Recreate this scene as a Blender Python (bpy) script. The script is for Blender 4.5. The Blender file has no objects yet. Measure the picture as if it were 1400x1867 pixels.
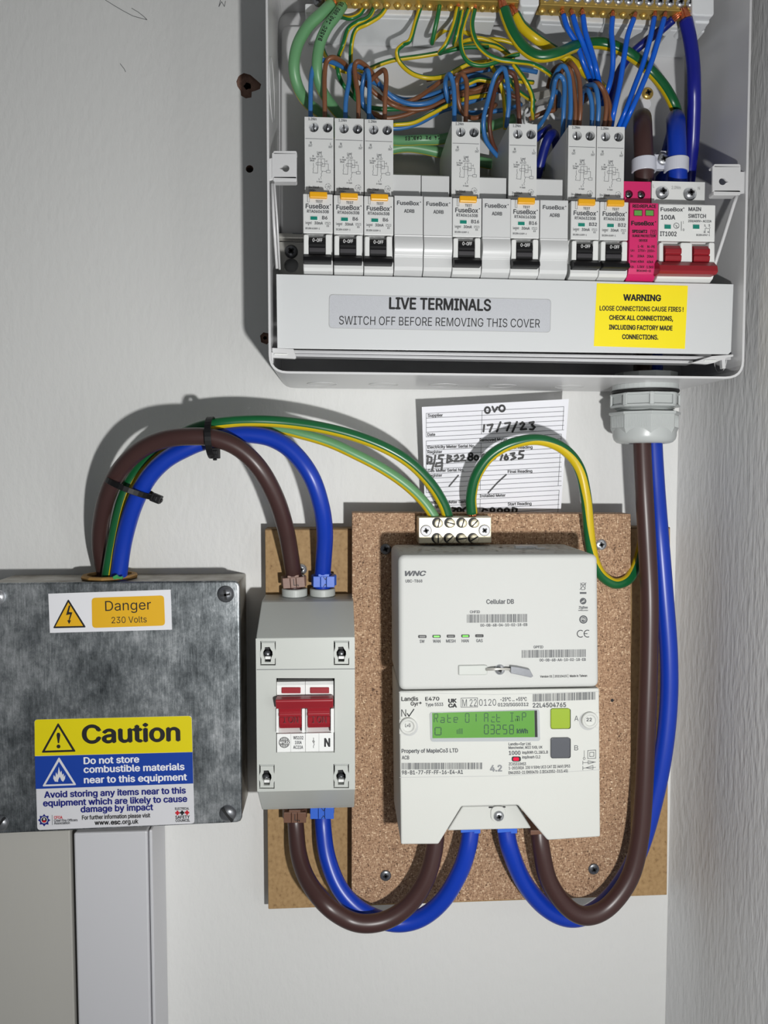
import bpy, math, random
from math import sin, cos, tan, atan, pi, radians
from mathutils import Vector, Matrix
from mathutils.geometry import tessellate_polygon, delaunay_2d_cdt

random.seed(7)
SC = bpy.context.scene
COL = SC.collection

# ------------------------------------------------------------------ camera
F = 1400.0; CX, CY = 700.0, 933.5            # focal length in pixels of the 1400 x 1867 frame
PITCH = atan(82.5 / F); YAW = atan(84 * cos(PITCH) / F)
CAM = Vector((0, -0.56, 1.5))
FWD = Vector((sin(YAW) * cos(PITCH), cos(YAW) * cos(PITCH), -sin(PITCH)))
RT = Vector((cos(YAW), -sin(YAW), 0)); UPV = RT.cross(FWD)
cd = bpy.data.cameras.new('camera'); cam = bpy.data.objects.new('camera', cd); COL.objects.link(cam)
cd.sensor_fit = 'HORIZONTAL'; cd.sensor_width = 36; cd.lens = F / 1400 * 36
cd.clip_start = 0.01; cd.clip_end = 50
cam.matrix_world = Matrix.Translation(CAM) @ Matrix((RT, UPV, -FWD)).transposed().to_4x4()
SC.camera = cam

# ------------------------------------------------------------------ world, lamps, exposure
wd = bpy.data.worlds.new('world'); SC.world = wd; wd.use_nodes = True
bg = wd.node_tree.nodes['Background']; bg.inputs[0].default_value = (0.93, 0.97, 1.0, 1); bg.inputs[1].default_value = 0.115
ld = bpy.data.lights.new('torch', 'POINT'); ld.energy = 9.2; ld.color = (1.0, 1.0, 0.985); ld.shadow_soft_size = 0.0085
lo = bpy.data.objects.new('torch', ld); COL.objects.link(lo); lo.location = (0.095, -0.56, 1.5 - 0.115)
SC.view_settings.view_transform = 'Standard'; SC.view_settings.look = 'None'
SC.view_settings.exposure = 0.0; SC.view_settings.gamma = 1.0; SC.view_settings.use_curve_mapping = False

def W(px, py, h):
    """the point at height h off the back wall that the photograph shows at pixel (px, py)"""
    d = FWD + RT * ((px - CX) / F) + UPV * ((CY - py) / F)
    return CAM + d * ((-h - CAM.y) / d.y)

# ------------------------------------------------------------------ materials
def lin(c):
    return tuple((v / 255 / 12.92 if v / 255 <= 0.04045 else ((v / 255 + 0.055) / 1.055) ** 2.4) for v in c)
MATS = {}
def M(name, c, rough=0.5, metal=0.0, var=0.04, vscale=60.0, bump=0.0, bscale=300.0, spec=0.5, stretch=None, emit=0.0, trans=0.0):
    m = bpy.data.materials.new(name); m.use_nodes = True
    nt = m.node_tree; N = nt.nodes; L = nt.links; b = N['Principled BSDF']
    b.inputs['Roughness'].default_value = rough; b.inputs['Metallic'].default_value = metal
    b.inputs['Specular IOR Level'].default_value = spec
    col = lin(c)
    tc = N.new('ShaderNodeTexCoord'); mp = N.new('ShaderNodeMapping'); L.new(tc.outputs['Object'], mp.inputs[0])
    if stretch: mp.inputs['Scale'].default_value = stretch
    nz = N.new('ShaderNodeTexNoise'); nz.inputs['Scale'].default_value = vscale; nz.inputs['Detail'].default_value = 4
    L.new(mp.outputs[0], nz.inputs['Vector'])
    mx = N.new('ShaderNodeMix'); mx.data_type = 'RGBA'
    mx.inputs[6].default_value = (*[v * (1 - var) for v in col], 1); mx.inputs[7].default_value = (*[min(1, v * (1 + var)) for v in col], 1)
    L.new(nz.outputs['Fac'], mx.inputs[0]); L.new(mx.outputs[2], b.inputs['Base Color'])
    if bump:
        nb = N.new('ShaderNodeTexNoise'); nb.inputs['Scale'].default_value = bscale; nb.inputs['Detail'].default_value = 3
        L.new(mp.outputs[0], nb.inputs['Vector'])
        bp = N.new('ShaderNodeBump'); bp.inputs['Strength'].default_value = bump; bp.inputs['Distance'].default_value = 0.001
        L.new(nb.outputs['Fac'], bp.inputs['Height']); L.new(bp.outputs[0], b.inputs['Normal'])
    if emit:
        L.new(mx.outputs[2], b.inputs['Emission Color']); b.inputs['Emission Strength'].default_value = emit
    if trans:
        b.inputs['Transmission Weight'].default_value = trans
    MATS[name] = m
    return m

def ramp(m, vecscale, stops, kind='noise', detail=4, rough=None, target='Base Color', stretch=None):
    nt = m.node_tree; N = nt.nodes; L = nt.links; b = N['Principled BSDF']
    tc = N.new('ShaderNodeTexCoord'); mp = N.new('ShaderNodeMapping'); L.new(tc.outputs['Object'], mp.inputs[0])
    if stretch: mp.inputs['Scale'].default_value = stretch
    if kind == 'noise':
        t = N.new('ShaderNodeTexNoise'); t.inputs['Detail'].default_value = detail; out = t.outputs['Fac']
    else:
        t = N.new('ShaderNodeTexVoronoi'); out = t.outputs['Color']
    t.inputs['Scale'].default_value = vecscale; L.new(mp.outputs[0], t.inputs['Vector'])
    r = N.new('ShaderNodeValToRGB'); L.new(out, r.inputs[0])
    e = r.color_ramp.elements
    while len(e) < len(stops): e.new(0.5)
    for el, (p, c) in zip(e, stops): el.position = p; el.color = (*lin(c), 1)
    L.new(r.outputs[0], b.inputs[target]); return r

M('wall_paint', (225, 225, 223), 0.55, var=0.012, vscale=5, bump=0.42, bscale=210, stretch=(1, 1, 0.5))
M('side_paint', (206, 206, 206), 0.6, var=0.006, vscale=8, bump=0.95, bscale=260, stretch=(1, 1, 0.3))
M('trim_paint', (202, 202, 206), 0.45, var=0.01, vscale=10, bump=0.04, bscale=90, stretch=(1, 1, 0.2))
M('panel_paint', (178, 176, 170), 0.55, var=0.015, vscale=6, bump=0.12, bscale=150, stretch=(1, 1, 0.25))
M('plaster', (138, 108, 94), 0.95, var=0.35, vscale=300, bump=0.8, bscale=700)
M('hole_dark', (22, 19, 18), 0.95)
M('cabinet_white', (206, 206, 207), 0.28, var=0.01, bump=0.03, bscale=700)
M('cover_grey', (208, 210, 211), 0.42, var=0.012, vscale=30, bump=0.02, bscale=900)
M('rail_white', (212, 212, 214), 0.25, metal=0.35)
M('steel', (196, 194, 188), 0.38, metal=0.55, var=0.08, vscale=120)
M('zinc', (204, 206, 210), 0.25, metal=0.8, var=0.1, vscale=500)
M('dark_zinc', (128, 130, 134), 0.35, metal=0.75, var=0.1, vscale=500)
M('brass', (214, 180, 98), 0.3, metal=0.7, var=0.12, vscale=300)
M('silver_brass', (208, 200, 176), 0.4, metal=0.6, var=0.08, vscale=260, stretch=(1, 1, 6))
M('copper', (206, 118, 78), 0.3, metal=0.7, var=0.2, vscale=900)
M('slot_dark', (26, 26, 28), 0.6)
M('device_grey', (214, 215, 214), 0.42, var=0.01)
M('device_white', (226, 227, 225), 0.35, var=0.01)
M('blank_grey', (208, 209, 209), 0.33, var=0.01)
M('print_grey', (70, 72, 76), 0.6)
M('print_mid', (128, 130, 132), 0.6)
M('print_soft', (104, 106, 109), 0.6)
M('print_black', (20, 20, 22), 0.6)
M('print_white', (206, 206, 206), 0.5)
M('emboss_grey', (176, 177, 176), 0.5)
M('black_plastic', (17, 17, 19), 0.5, var=0.1, spec=0.3)
M('charcoal_plastic', (42, 40, 44), 0.4, var=0.1)
M('amber_plastic', (232, 168, 26), 0.3, var=0.06)
M('teal_window', (24, 128, 112), 0.35)
M('green_window', (96, 158, 72), 0.35)
M('pink_plastic', (208, 40, 104), 0.4, var=0.03)
M('dark_pink', (110, 14, 52), 0.5)
M('red_plastic', (144, 30, 40), 0.33, var=0.05)
M('red_dark', (92, 16, 24), 0.5)
M('blue_core', (52, 110, 172), 0.32, var=0.05)
M('blue_bright', (16, 92, 204), 0.28, var=0.04)
M('blue_tail', (12, 54, 166), 0.34, var=0.05)
M('blue_dark', (24, 30, 132), 0.3, var=0.05)
M('navy', (14, 30, 120), 0.35, var=0.08)
M('brown_core', (122, 78, 52), 0.35, var=0.06)
M('brown_dark', (92, 54, 40), 0.38, var=0.06)
M('brown_tail', (64, 42, 40), 0.36, var=0.06)
M('green_core', (30, 108, 58), 0.32, var=0.05)
M('yellow_core', (206, 178, 24), 0.32, var=0.05)
M('green_pale', (100, 152, 106), 0.38, var=0.06)
M('yellow_pale', (206, 192, 52), 0.36, var=0.05)
M('green_deep', (20, 92, 50), 0.3, var=0.05)
M('cleat', (206, 208, 218), 0.3, var=0.04)
M('cleat_pale', (226, 228, 230), 0.3)
M('gland_grey', (182, 186, 185), 0.33, var=0.015)
M('rubber', (18, 18, 18), 0.6)
M('meter_white', (199, 200, 195), 0.6, spec=0.3, var=0.008, bump=0.05, bscale=1500)
M('hub_white', (193, 194, 191), 0.65, spec=0.25, var=0.008, bump=0.05, bscale=1500)
M('dust', (168, 158, 146), 0.95, var=0.35, vscale=260)
M('lcd', (84, 142, 52), 0.35, var=0.08, vscale=30, emit=0.06)
M('lcd_ink', (22, 66, 46), 0.5)
M('lcd_frame', (196, 200, 202), 0.2, metal=0.3)
M('lime_button', (142, 166, 40), 0.35, var=0.03)
M('grey_button', (80, 82, 88), 0.4, var=0.05)
M('led_off', (60, 62, 60), 0.3)
M('led_green', (84, 206, 24), 0.3, emit=0.4)
M('led_red', (206, 10, 54), 0.3, emit=0.3)
M('wylex_grey', (184, 187, 182), 0.42, var=0.015, vscale=40)
M('wylex_shade', (182, 186, 182), 0.45, var=0.015)
M('clamp_brown', (134, 104, 92), 0.42, var=0.15, vscale=500)
M('clamp_brown2', (112, 80, 64), 0.42, var=0.1, vscale=500)
M('clamp_blue', (58, 104, 206), 0.38, var=0.06)
M('label_silver', (190, 192, 197), 0.4, var=0.14, vscale=2600)
M('label_yellow', (246, 226, 20), 0.5, var=0.02)
M('label_yellow2', (222, 206, 8), 0.42, var=0.03)
M('label_amber', (228, 176, 32), 0.42, var=0.03)
M('label_white', (232, 232, 236), 0.4, var=0.01)
M('label_white2', (214, 214, 218), 0.4, var=0.02)
M('label_blue', (20, 62, 156), 0.4, var=0.03)
M('ink_blue', (16, 26, 118), 0.5)
M('ink_red', (196, 28, 44), 0.5)
M('paper', (236, 236, 242), 0.7, var=0.012)
M('pen', (14, 14, 18), 0.5)
M('grommet', (168, 128, 70), 0.7, var=0.3, vscale=200)
M('tape_green', (60, 150, 84), 0.4, var=0.2)
M('cut_board', (120, 96, 66), 0.85, var=0.3, vscale=300)

m = M('mdf', (176, 142, 98), 0.75, bump=0.06, bscale=900)
ramp(m, 420, [(0.22, (128, 98, 62)), (0.42, (164, 132, 90)), (0.6, (172, 140, 97)), (0.8, (182, 150, 106))], detail=8, stretch=(1, 1, 0.8))
m = M('chipboard', (176, 142, 112), 0.8, bump=0.25, bscale=900)
nt = m.node_tree; N = nt.nodes; L = nt.links
tc = N.new('ShaderNodeTexCoord')
def flakes(scale, rot, stretch):
    mp = N.new('ShaderNodeMapping'); mp.inputs['Rotation'].default_value = rot; mp.inputs['Scale'].default_value = stretch
    L.new(tc.outputs['Object'], mp.inputs[0])
    v = N.new('ShaderNodeTexVoronoi'); v.inputs['Scale'].default_value = scale; L.new(mp.outputs[0], v.inputs['Vector'])
    sp = N.new('ShaderNodeSeparateColor'); L.new(v.outputs['Color'], sp.inputs[0]); return sp.outputs[0]
fa = flakes(820, (0, 0.6, 0), (1, 1, 2.8)); fb = flakes(740, (0, -0.7, 0), (2.8, 1, 1))
mm = N.new('ShaderNodeMath'); mm.operation = 'ADD'; L.new(fa, mm.inputs[0]); L.new(fb, mm.inputs[1])
mh = N.new('ShaderNodeMath'); mh.operation = 'MULTIPLY'; mh.inputs[1].default_value = 0.5; L.new(mm.outputs[0], mh.inputs[0])
rp = N.new('ShaderNodeValToRGB'); L.new(mh.outputs[0], rp.inputs[0])
e = rp.color_ramp.elements
for _ in range(4): e.new(0.5)
for el, (p, c) in zip(e, [(0.08, (66, 46, 34)), (0.22, (140, 107, 81)), (0.42, (164, 129, 100)), (0.62, (174, 140, 111)), (0.82, (196, 163, 130)), (0.93, (238, 214, 182))]):
    el.position = p; el.color = (*lin(c), 1)
L.new(rp.outputs[0], N['Principled BSDF'].inputs['Base Color'])
m = M('galvanised', (120, 122, 124), 0.42, metal=0.9, bump=0.06, bscale=900, stretch=(1, 1, 0.4))
nt = m.node_tree; N = nt.nodes; L = nt.links; tc = N.new('ShaderNodeTexCoord')
def gnoise(scale, detail, rough, st=(1, 1, 1)):
    mp = N.new('ShaderNodeMapping'); mp.inputs['Scale'].default_value = st; L.new(tc.outputs['Object'], mp.inputs[0])
    t = N.new('ShaderNodeTexNoise'); t.inputs['Scale'].default_value = scale; t.inputs['Detail'].default_value = detail; t.inputs['Roughness'].default_value = rough; t.inputs['Distortion'].default_value = 0.15
    L.new(mp.outputs[0], t.inputs['Vector']); return t.outputs['Fac']
def gmath(op, a, b):
    q = N.new('ShaderNodeMath'); q.operation = op
    for i, v in enumerate((a, b)):
        if isinstance(v, float): q.inputs[i].default_value = v
        else: L.new(v, q.inputs[i])
    return q.outputs[0]
g1 = gmath('MULTIPLY', gnoise(24, 3, .5), .34); g2 = gmath('MULTIPLY', gnoise(130, 12, .82, (1, 1, .7)), .46); g3 = gmath('MULTIPLY', gnoise(900, 4, .7, (1, 1, .08)), .2)
gs = gmath('ADD', gmath('ADD', g1, g2), g3)
rp = N.new('ShaderNodeValToRGB'); L.new(gs, rp.inputs[0]); e = rp.color_ramp.elements
for _ in range(3): e.new(0.5)
for el, (p, c) in zip(e, [(0.38, (62, 66, 69)), (0.45, (104, 109, 112)), (0.51, (140, 145, 148)), (0.57, (186, 190, 193)), (0.64, (232, 235, 237))]): el.position = p; el.color = (*lin(c), 1)
L.new(rp.outputs[0], N['Principled BSDF'].inputs['Base Color'])
rr = gmath('ADD', gmath('MULTIPLY', gs, -.5), .72); L.new(rr, N['Principled BSDF'].inputs['Roughness'])
m = M('galvanised_side', (150, 148, 140), 0.5, metal=0.8)
ramp(m, 60, [(0.3, (120, 112, 102)), (0.5, (166, 162, 154)), (0.7, (186, 184, 178))], detail=9)

# ------------------------------------------------------------------ mesh builder
OFF = {}
class MB:
    def __init__(s): s.v = []; s.f = []; s.mi = []; s.sm = []; s.mats = []
    def m(s, name):
        if name not in s.mats: s.mats.append(name)
        return s.mats.index(name)
    def add(s, vs, fs, mat, smooth=False):
        o = len(s.v); s.v += [Vector(p) for p in vs]; k = s.m(mat) if isinstance(mat, str) else None
        for i, f in enumerate(fs):
            s.f.append([a + o for a in f]); s.mi.append(k if k is not None else s.m(mat[i])); s.sm.append(smooth)
    def prism(s, front, h1, h0, mat, back=None):
        """front: points of a face turned to the room at height h1 (x, z used); extruded straight back to h0"""
        n = len(front); bk = back or front
        vs = [Vector((p[0], -h1, p[-1])) for p in front] + [Vector((p[0], -h0, p[-1])) for p in bk]
        fs = [list(range(n)), list(range(2 * n - 1, n - 1, -1))] + [[(i + 1) % n, i, n + i, n + (i + 1) % n] for i in range(n)]
        s.add(vs, fs, mat)
    def ppx(s, pts, h1, h0, mat):
        s.prism([W(x, y, h1) for x, y in pts], h1, h0, mat)
    def bpx(s, x0, y0, x1, y1, h1, h0, mat, k=0.0):
        """box with the front face at these pixels; k: fall of the top edge per pixel to the right"""
        s.ppx([(x0, y0), (x1, y0 + k * (x1 - x0)), (x1, y1 + k * (x1 - x0)), (x0, y1)], h1, h0, mat)
    def box(s, a, b, mat):
        x0, y0, z0 = a; x1, y1, z1 = b
        vs = [(x, y, z) for x in (x0, x1) for y in (y0, y1) for z in (z0, z1)]
        s.add(vs, [[0, 1, 3, 2], [4, 6, 7, 5], [0, 4, 5, 1], [2, 3, 7, 6], [0, 2, 6, 4], [1, 5, 7, 3]], mat)
    def xprof(s, x0, x1, prof, mat, smooth=False):
        """profile of (h, z) points swept along x"""
        n = len(prof)
        vs = [(x0, -h, z) for h, z in prof] + [(x1, -h, z) for h, z in prof]
        s.add(vs, [list(range(n)), list(range(2 * n - 1, n - 1, -1))] + [[(i + 1) % n, i, n + i, n + (i + 1) % n] for i in range(n)], mat, smooth)
    def plate(s, outer, holes, h1, h0, mat, inner=None, depth=None):
        """plate with real holes; inner: material of the hole walls"""
        loops = [[Vector((p[0], 0, p[-1])) for p in outer]] + [[Vector((p[0], 0, p[-1])) for p in q] for q in holes]
        flat = [p for l in loops for p in l]
        tri = tessellate_polygon([[Vector((p.x, p.z, 0)) for p in l] for l in loops])
        n = len(flat)
        vs = [(p.x, -h1, p.z) for p in flat] + [(p.x, -h0, p.z) for p in flat]
        s.add(vs, [list(t) for t in tri] + [[a + n for a in reversed(t)] for t in tri], mat)
        o = 0
        for j, l in enumerate(loops):
            k = len(l)
            s.add(vs, [[o + (i + 1) % k, o + i, n + o + i, n + o + (i + 1) % k] for i in range(k)], mat if j == 0 or not inner else inner, False)
            o += k
    def poly(s, pts, h, mat):
        """flat print: polygon at pixels"""
        vs = [W(x, y, h(x, y) if callable(h) else h) for x, y in pts]
        if len(pts) <= 4: s.add(vs, [list(range(len(pts)))], mat)
        else:
            tri = tessellate_polygon([[Vector((p.x, p.z, 0)) for p in vs]])
            s.add(vs, [list(t) for t in tri], mat)
    def rect(s, x0, y0, x1, y1, h, mat, k=0.0):
        s.poly([(x0, y0), (x1, y0 + k * (x1 - x0)), (x1, y1 + k * (x1 - x0)), (x0, y1)], h, mat)
    def line(s, pts, w, h, mat, dots=False):
        for (x0, y0), (x1, y1) in zip(pts, pts[1:]):
            dx, dy = x1 - x0, y1 - y0; l = math.hypot(dx, dy) or 1; nx, ny = -dy / l * w / 2, dx / l * w / 2
            ex, ey = (0, 0) if dots else (dx / l * w * .3, dy / l * w * .3)
            s.poly([(x0 + nx - ex, y0 + ny - ey), (x1 + nx + ex, y1 + ny + ey), (x1 - nx + ex, y1 - ny + ey), (x0 - nx - ex, y0 - ny - ey)], h, mat)
        if dots:
            for x, y in pts: s.poly([(x + w / 2 * cos(a * pi / 4), y + w / 2 * sin(a * pi / 4)) for a in range(8)], h, mat)
    def disc(s, x, y, r, h, mat, n=16, ry=None):
        s.poly([(x + r * cos(a * 2 * pi / n), y + (ry or r) * sin(a * 2 * pi / n)) for a in range(n)], h, mat)
    def text(s, t, x0, x1, yb, hp, h, mat, bold=0.0, k=0.0, shear=0.0, up=None):
        if hp < 9 and bold < .022: bold = .022
        """lettering: baseline starts at (x0, yb), ends at x1; capitals hp pixels high; k: fall of the baseline per pixel"""
        vs, fs = glyphs(t, bold)
        hh = h if callable(h) else (lambda x, y: h)
        yr = yb + k * (x1 - x0)
        A = W(x0, yb, hh(x0, yb)); B = W(x1, yr, hh(x1, yr)); U = W(x0 + k * hp, yb - hp, hh(x0, yb - hp))
        s.add([A + (B - A) * u + (U - A) * v + (B - A) * (shear * v * hp / (x1 - x0)) + Vector((0, -0.8e-5 * w, 0)) for u, v, w in vs], fs, mat)
    def tube(s, pts, r, mat, seg=12, cap=True, face=None, smooth=True, twist=0.0):
        """pts: points in space; face(angle, j): material by angle measured from the side that faces the room"""
        n = len(pts); prev = None; rings = []
        for i, p in enumerate(pts):
            t = (pts[min(i + 1, n - 1)] - pts[max(i - 1, 0)]).normalized()
            ref = Vector((0, -1, 0)); ref = ref - t * ref.dot(t)
            if ref.length < 0.35 and prev: ref = prev - t * prev.dot(t)
            elif ref.length < 1e-3: ref = t.orthogonal()
            ref.normalize()
            if prev and ref.dot(prev) < 0.6: ref = (prev - t * prev.dot(t)).normalized()
            prev = ref; sd = t.cross(ref); rr = r[i] if isinstance(r, (list, tuple)) else r
            rings.append([p + (ref * cos(a) + sd * sin(a)) * rr for a in [2 * pi * (j + .5) / seg - radians(twist(i / n) if callable(twist) else twist * i / n) for j in range(seg)]])
        vs = [q for rg in rings for q in rg]; fs = []; ms = []
        for i in range(n - 1):
            for j in range(seg):
                fs.append([i * seg + j, i * seg + (j + 1) % seg, (i + 1) * seg + (j + 1) % seg, (i + 1) * seg + j])
                ms.append(face(360.0 * (j + 1) / seg, i) if face else mat)
        if cap:
            fs += [list(range(seg - 1, -1, -1)), [(n - 1) * seg + j for j in range(seg)]]; ms += [mat, mat]
        s.add(vs, fs, ms, smooth)
    def lathe(s, base, axis, prof, mat, seg=24, smooth=True, cap=True, xa=None):
        """prof: (radius, distance along axis)"""
        ax = Vector(axis).normalized(); u = Vector(xa) if xa else ax.orthogonal().normalized(); w = ax.cross(u)
        vs = [Vector(base) + ax * t + (u * cos(2 * pi * (j + .5) / seg) + w * sin(2 * pi * (j + .5) / seg)) * r for r, t in prof for j in range(seg)]
        n = len(prof); fs = [[i * seg + j, i * seg + (j + 1) % seg, (i + 1) * seg + (j + 1) % seg, (i + 1) * seg + j] for i in range(n - 1) for j in range(seg)]
        if cap: fs += [list(range(seg - 1, -1, -1)), [(n - 1) * seg + j for j in range(seg)]]
        s.add(vs, fs, mat, smooth)
    def build(s, name, parent=None, bevel=0.0, seg=2, off=None, label=None, clamp=True):
        me = bpy.data.meshes.new(name); o = bpy.data.objects.new(name, me); COL.objects.link(o)
        if parent is not None: of = OFF[parent.name]; o.parent = parent
        else:
            if off is None:
                lo_ = [min(p[i] for p in s.v) for i in range(3)]; hi_ = [max(p[i] for p in s.v) for i in range(3)]
                off = Vector([(a + b) / 2 for a, b in zip(lo_, hi_)])
            of = off; o.location = of
        OFF[o.name] = of
        me.from_pydata([p - of for p in s.v], [], s.f)
        for k in s.mats: me.materials.append(MATS[k])
        me.polygons.foreach_set('material_index', s.mi); me.polygons.foreach_set('use_smooth', s.sm)
        me.update()
        if bevel:
            b = o.modifiers.new('bevel', 'BEVEL'); b.width = bevel; b.segments = seg; b.limit_method = 'ANGLE'; b.angle_limit = radians(40)
            b.use_clamp_overlap = clamp; b.harden_normals = False
        if label: o['label'] = label
        return o

GL = {}
try:                                          # the sans lettering that ships with Blender; else its built-in font
    import os
    FONT = bpy.data.fonts.load(os.path.join(bpy.utils.system_resource('DATAFILES', path='fonts'), 'Inter.woff2'))
except Exception:
    FONT = None
def glyphs(t, bold):
    """outlines of a line of lettering as flat triangles; x runs 0..1, capitals are 1 high; bold: extra stroke as a share of the capital height"""
    key = (t, bold)
    if key in GL: return GL[key]
    vs, fs = [], []; x = 0.0
    for ch in t:
        cv, cf, adv = glyph(ch)
        fs += [[i + len(vs) for i in f] for f in cf]; vs += [(px + x, py) for px, py in cv]; x += adv
    cap = GL['cap']
    if bold > 0.005:
        d = bold * 1.35; V = []; G = []
        for dx, dy in ((-d, 0), (d, 0), (0, d * .7), (0, -d * .7), (-d * .7, d * .5), (d * .7, d * .5), (-d * .7, -d * .5), (d * .7, -d * .5))[:8 if bold >= .0225 else 4]:
            G += [[i + len(V) for i in f] for f in fs]; V += [(px + dx, py + dy, len(V) // len(vs)) for px, py in vs]
        vs, fs = V, G
    a = min(p[0] for p in vs); b = max(p[0] for p in vs)
    GL[key] = ([((p[0] - a) / (b - a), p[1] / cap, p[2] if len(p) > 2 else 0) for p in vs], fs)
    return GL[key]
CH = {}
def outline(txt, ru=3):
    cu = bpy.data.curves.new('lettering', 'FONT'); cu.body = txt; cu.resolution_u = ru; cu.fill_mode = 'NONE'
    if FONT: cu.font = FONT
    o = bpy.data.objects.new('lettering', cu); me = o.to_mesh()
    vs = [(p.co.x, p.co.y) for p in me.vertices] if me else []; es = [tuple(e.vertices) for e in me.edges] if me else []
    o.to_mesh_clear(); bpy.data.objects.remove(o); bpy.data.curves.remove(cu)
    return vs, es
def glyph(ch):
    """one letter: triangles inside its outline (non-zero winding), and its advance"""
    if ch in CH: return CH[ch]
    right = lambda s_: max(x for x, _ in outline(s_, 1)[0])
    if 'cap' not in GL: GL['cap'] = max(y for _, y in outline('H')[0]); GL['hh'] = right('HH')
    adv = right('H' + ch + 'H') - GL['hh']
    vs, es = outline(ch); fs = []; out = []
    if vs:
        segs = [(vs[a], vs[b]) for a, b in es]
        out, _, tri, *_r = delaunay_2d_cdt([Vector(p) for p in vs], es, [], 0, 1e-6)
        for t in tri:
            cx = sum(out[i].x for i in t) / 3; cy = sum(out[i].y for i in t) / 3; w = 0
            for (x0, y0), (x1, y1) in segs:
                if (y0 <= cy) != (y1 <= cy) and x0 + (cy - y0) * (x1 - x0) / (y1 - y0) > cx: w += 1 if y1 > y0 else -1
            if w: fs.append(list(t))
    CH[ch] = ([(p.x, p.y) for p in out], fs, adv)
    return CH[ch]

def thing(name, label, cat, loc, group=None):
    o = bpy.data.objects.new(name, None); COL.objects.link(o); o.empty_display_size = 0.01
    o.location = loc; o['label'] = label; o['category'] = cat
    if group: o['group'] = group
    OFF[o.name] = Vector(loc); return o
def tag(o, label, cat, group=None):
    o['label'] = label; o['category'] = cat
    if group: o['group'] = group
    return o
def struct(o): o['kind'] = 'structure'; return o
def copy_thing(root, loc, label, skip=()):
    r = root.copy(); COL.objects.link(r); r.location = loc; r['label'] = label; OFF[r.name] = OFF[root.name]
    for ch in list(root.children):
        if ch.name.split('.')[0] in skip: continue
        c = ch.copy(); COL.objects.link(c); c.parent = r; OFF[c.name] = OFF[root.name]
        for g in ch.children:
            d = g.copy(); COL.objects.link(d); d.parent = c
    return r

def spline(pts, n=7):
    out = []
    P = [pts[0] * 2 - pts[1]] + list(pts) + [pts[-1] * 2 - pts[-2]]
    for i in range(1, len(P) - 2):
        a, b, c, d = P[i - 1:i + 3]
        for k in range(n):
            t = k / n
            out.append(0.5 * ((2 * b) + (c - a) * t + (2 * a - 5 * b + 4 * c - d) * t * t + (3 * b - a - 3 * c + d) * t ** 3))
    out.append(pts[-1].copy()); return out

def circ(x, y, r, h, n=20):
    return [W(x + r * cos(a * 2 * pi / n), y - r * sin(a * 2 * pi / n), h) for a in range(n)]
def rrect(x0, y0, x1, y1, r, k=0.0, n=4):
    """rounded rectangle in pixels"""
    out = []
    for cx, cy, a0 in ((x1 - r, y0 + r, -90), (x1 - r, y1 - r, 0), (x0 + r, y1 - r, 90), (x0 + r, y0 + r, 180)):
        for j in range(n + 1):
            a = radians(a0 + 90 * j / n); x = cx + r * cos(a); y = cy + r * sin(a)
            out.append((x, y + k * (x - x0)))
    return out
def rquad(c, r, n=4):
    """quadrilateral in pixels with rounded corners"""
    out = []
    for i in range(len(c)):
        p = Vector(c[i]); a = Vector(c[i - 1]) - p; b = Vector(c[(i + 1) % len(c)]) - p
        a = p + a.normalized() * r; b = p + b.normalized() * r
        for j in range(n + 1):
            t = j / n; q = a * (1 - t) ** 2 + p * 2 * t * (1 - t) + b * t * t; out.append((q.x, q.y))
    return out

def screw(px, py, rp, h, parent, mat='zinc', rec='cross', ang=0.0, dome=0.35, name='screw', label=None, recmat='slot_dark'):
    """screw head facing the room, seated at height h"""
    mb = MB(); c = W(px, py, h); r = (W(px + rp, py, h) - c).length
    mb.lathe(c, (0, -1, 0), [(r, 0), (r, r * .18), (r * .82, r * (.18 + dome * .6)), (r * .45, r * (.18 + dome)), (0.0001, r * (.2 + dome))], mat, 18)
    t = -c.y + r * (.2 + dome) + 0.00008
    def bar(a, w, l):
        u = Vector((cos(a), 0, sin(a))); n = Vector((-sin(a), 0, cos(a))); b = Vector((c.x, 0, c.z))
        q = [b + u * l + n * w, b - u * l + n * w, b - u * l - n * w, b + u * l - n * w]
        mb.prism([(p.x, p.z) for p in q], t, -c.y + r * .12, recmat)
    if rec == 'cross': bar(ang, r * .13, r * .58); bar(ang + pi / 2, r * .13, r * .58)
    elif rec == 'pozi':
        bar(ang, r * .16, r * .5); bar(ang + pi / 2, r * .16, r * .5); bar(ang + pi / 4, r * .07, r * .36); bar(ang - pi / 4, r * .07, r * .36)
    else: bar(ang, r * .14, r * .97)
    return mb.build(name, parent, label=label)

# ================================================================== the setting
def zs(px, py, h): return W(px, py, h).z
RX = W(1251, 1000, 0).x                       # the corner with the right-hand wall
mb = MB()
crater = [(400 + x / 2.917, 80 + y / 2.917) for x, y in [(110, 165), (130, 155), (165, 165), (200, 195), (222, 215), (215, 240), (190, 250), (172, 255), (170, 285), (140, 290), (115, 275), (112, 250), (95, 225), (90, 200), (100, 175)]]
crater3 = [(474, 612), (480, 606), (492, 608), (494, 622), (486, 628), (476, 624)]
plug = circ(455, 308, 7, 0, 14)
holes = [[W(x, y, 0) for x, y in crater], plug, [W(x, y, 0) for x, y in crater3]]
outer = [Vector((-0.75, 0, 0.75)), Vector((RX + .03, 0, 0.75)), Vector((RX + .03, 0, 2.2)), Vector((-0.75, 0, 2.2))]
mb.plate(outer, holes, 0, -0.02, 'wall_paint', 'plaster')
mb.box((-0.75, 0.02, 0.75), (RX + .03, 0.04, 2.2), 'hole_dark')
wall = struct(mb.build('wall_back', off=Vector((0, 0, 0))))
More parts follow.
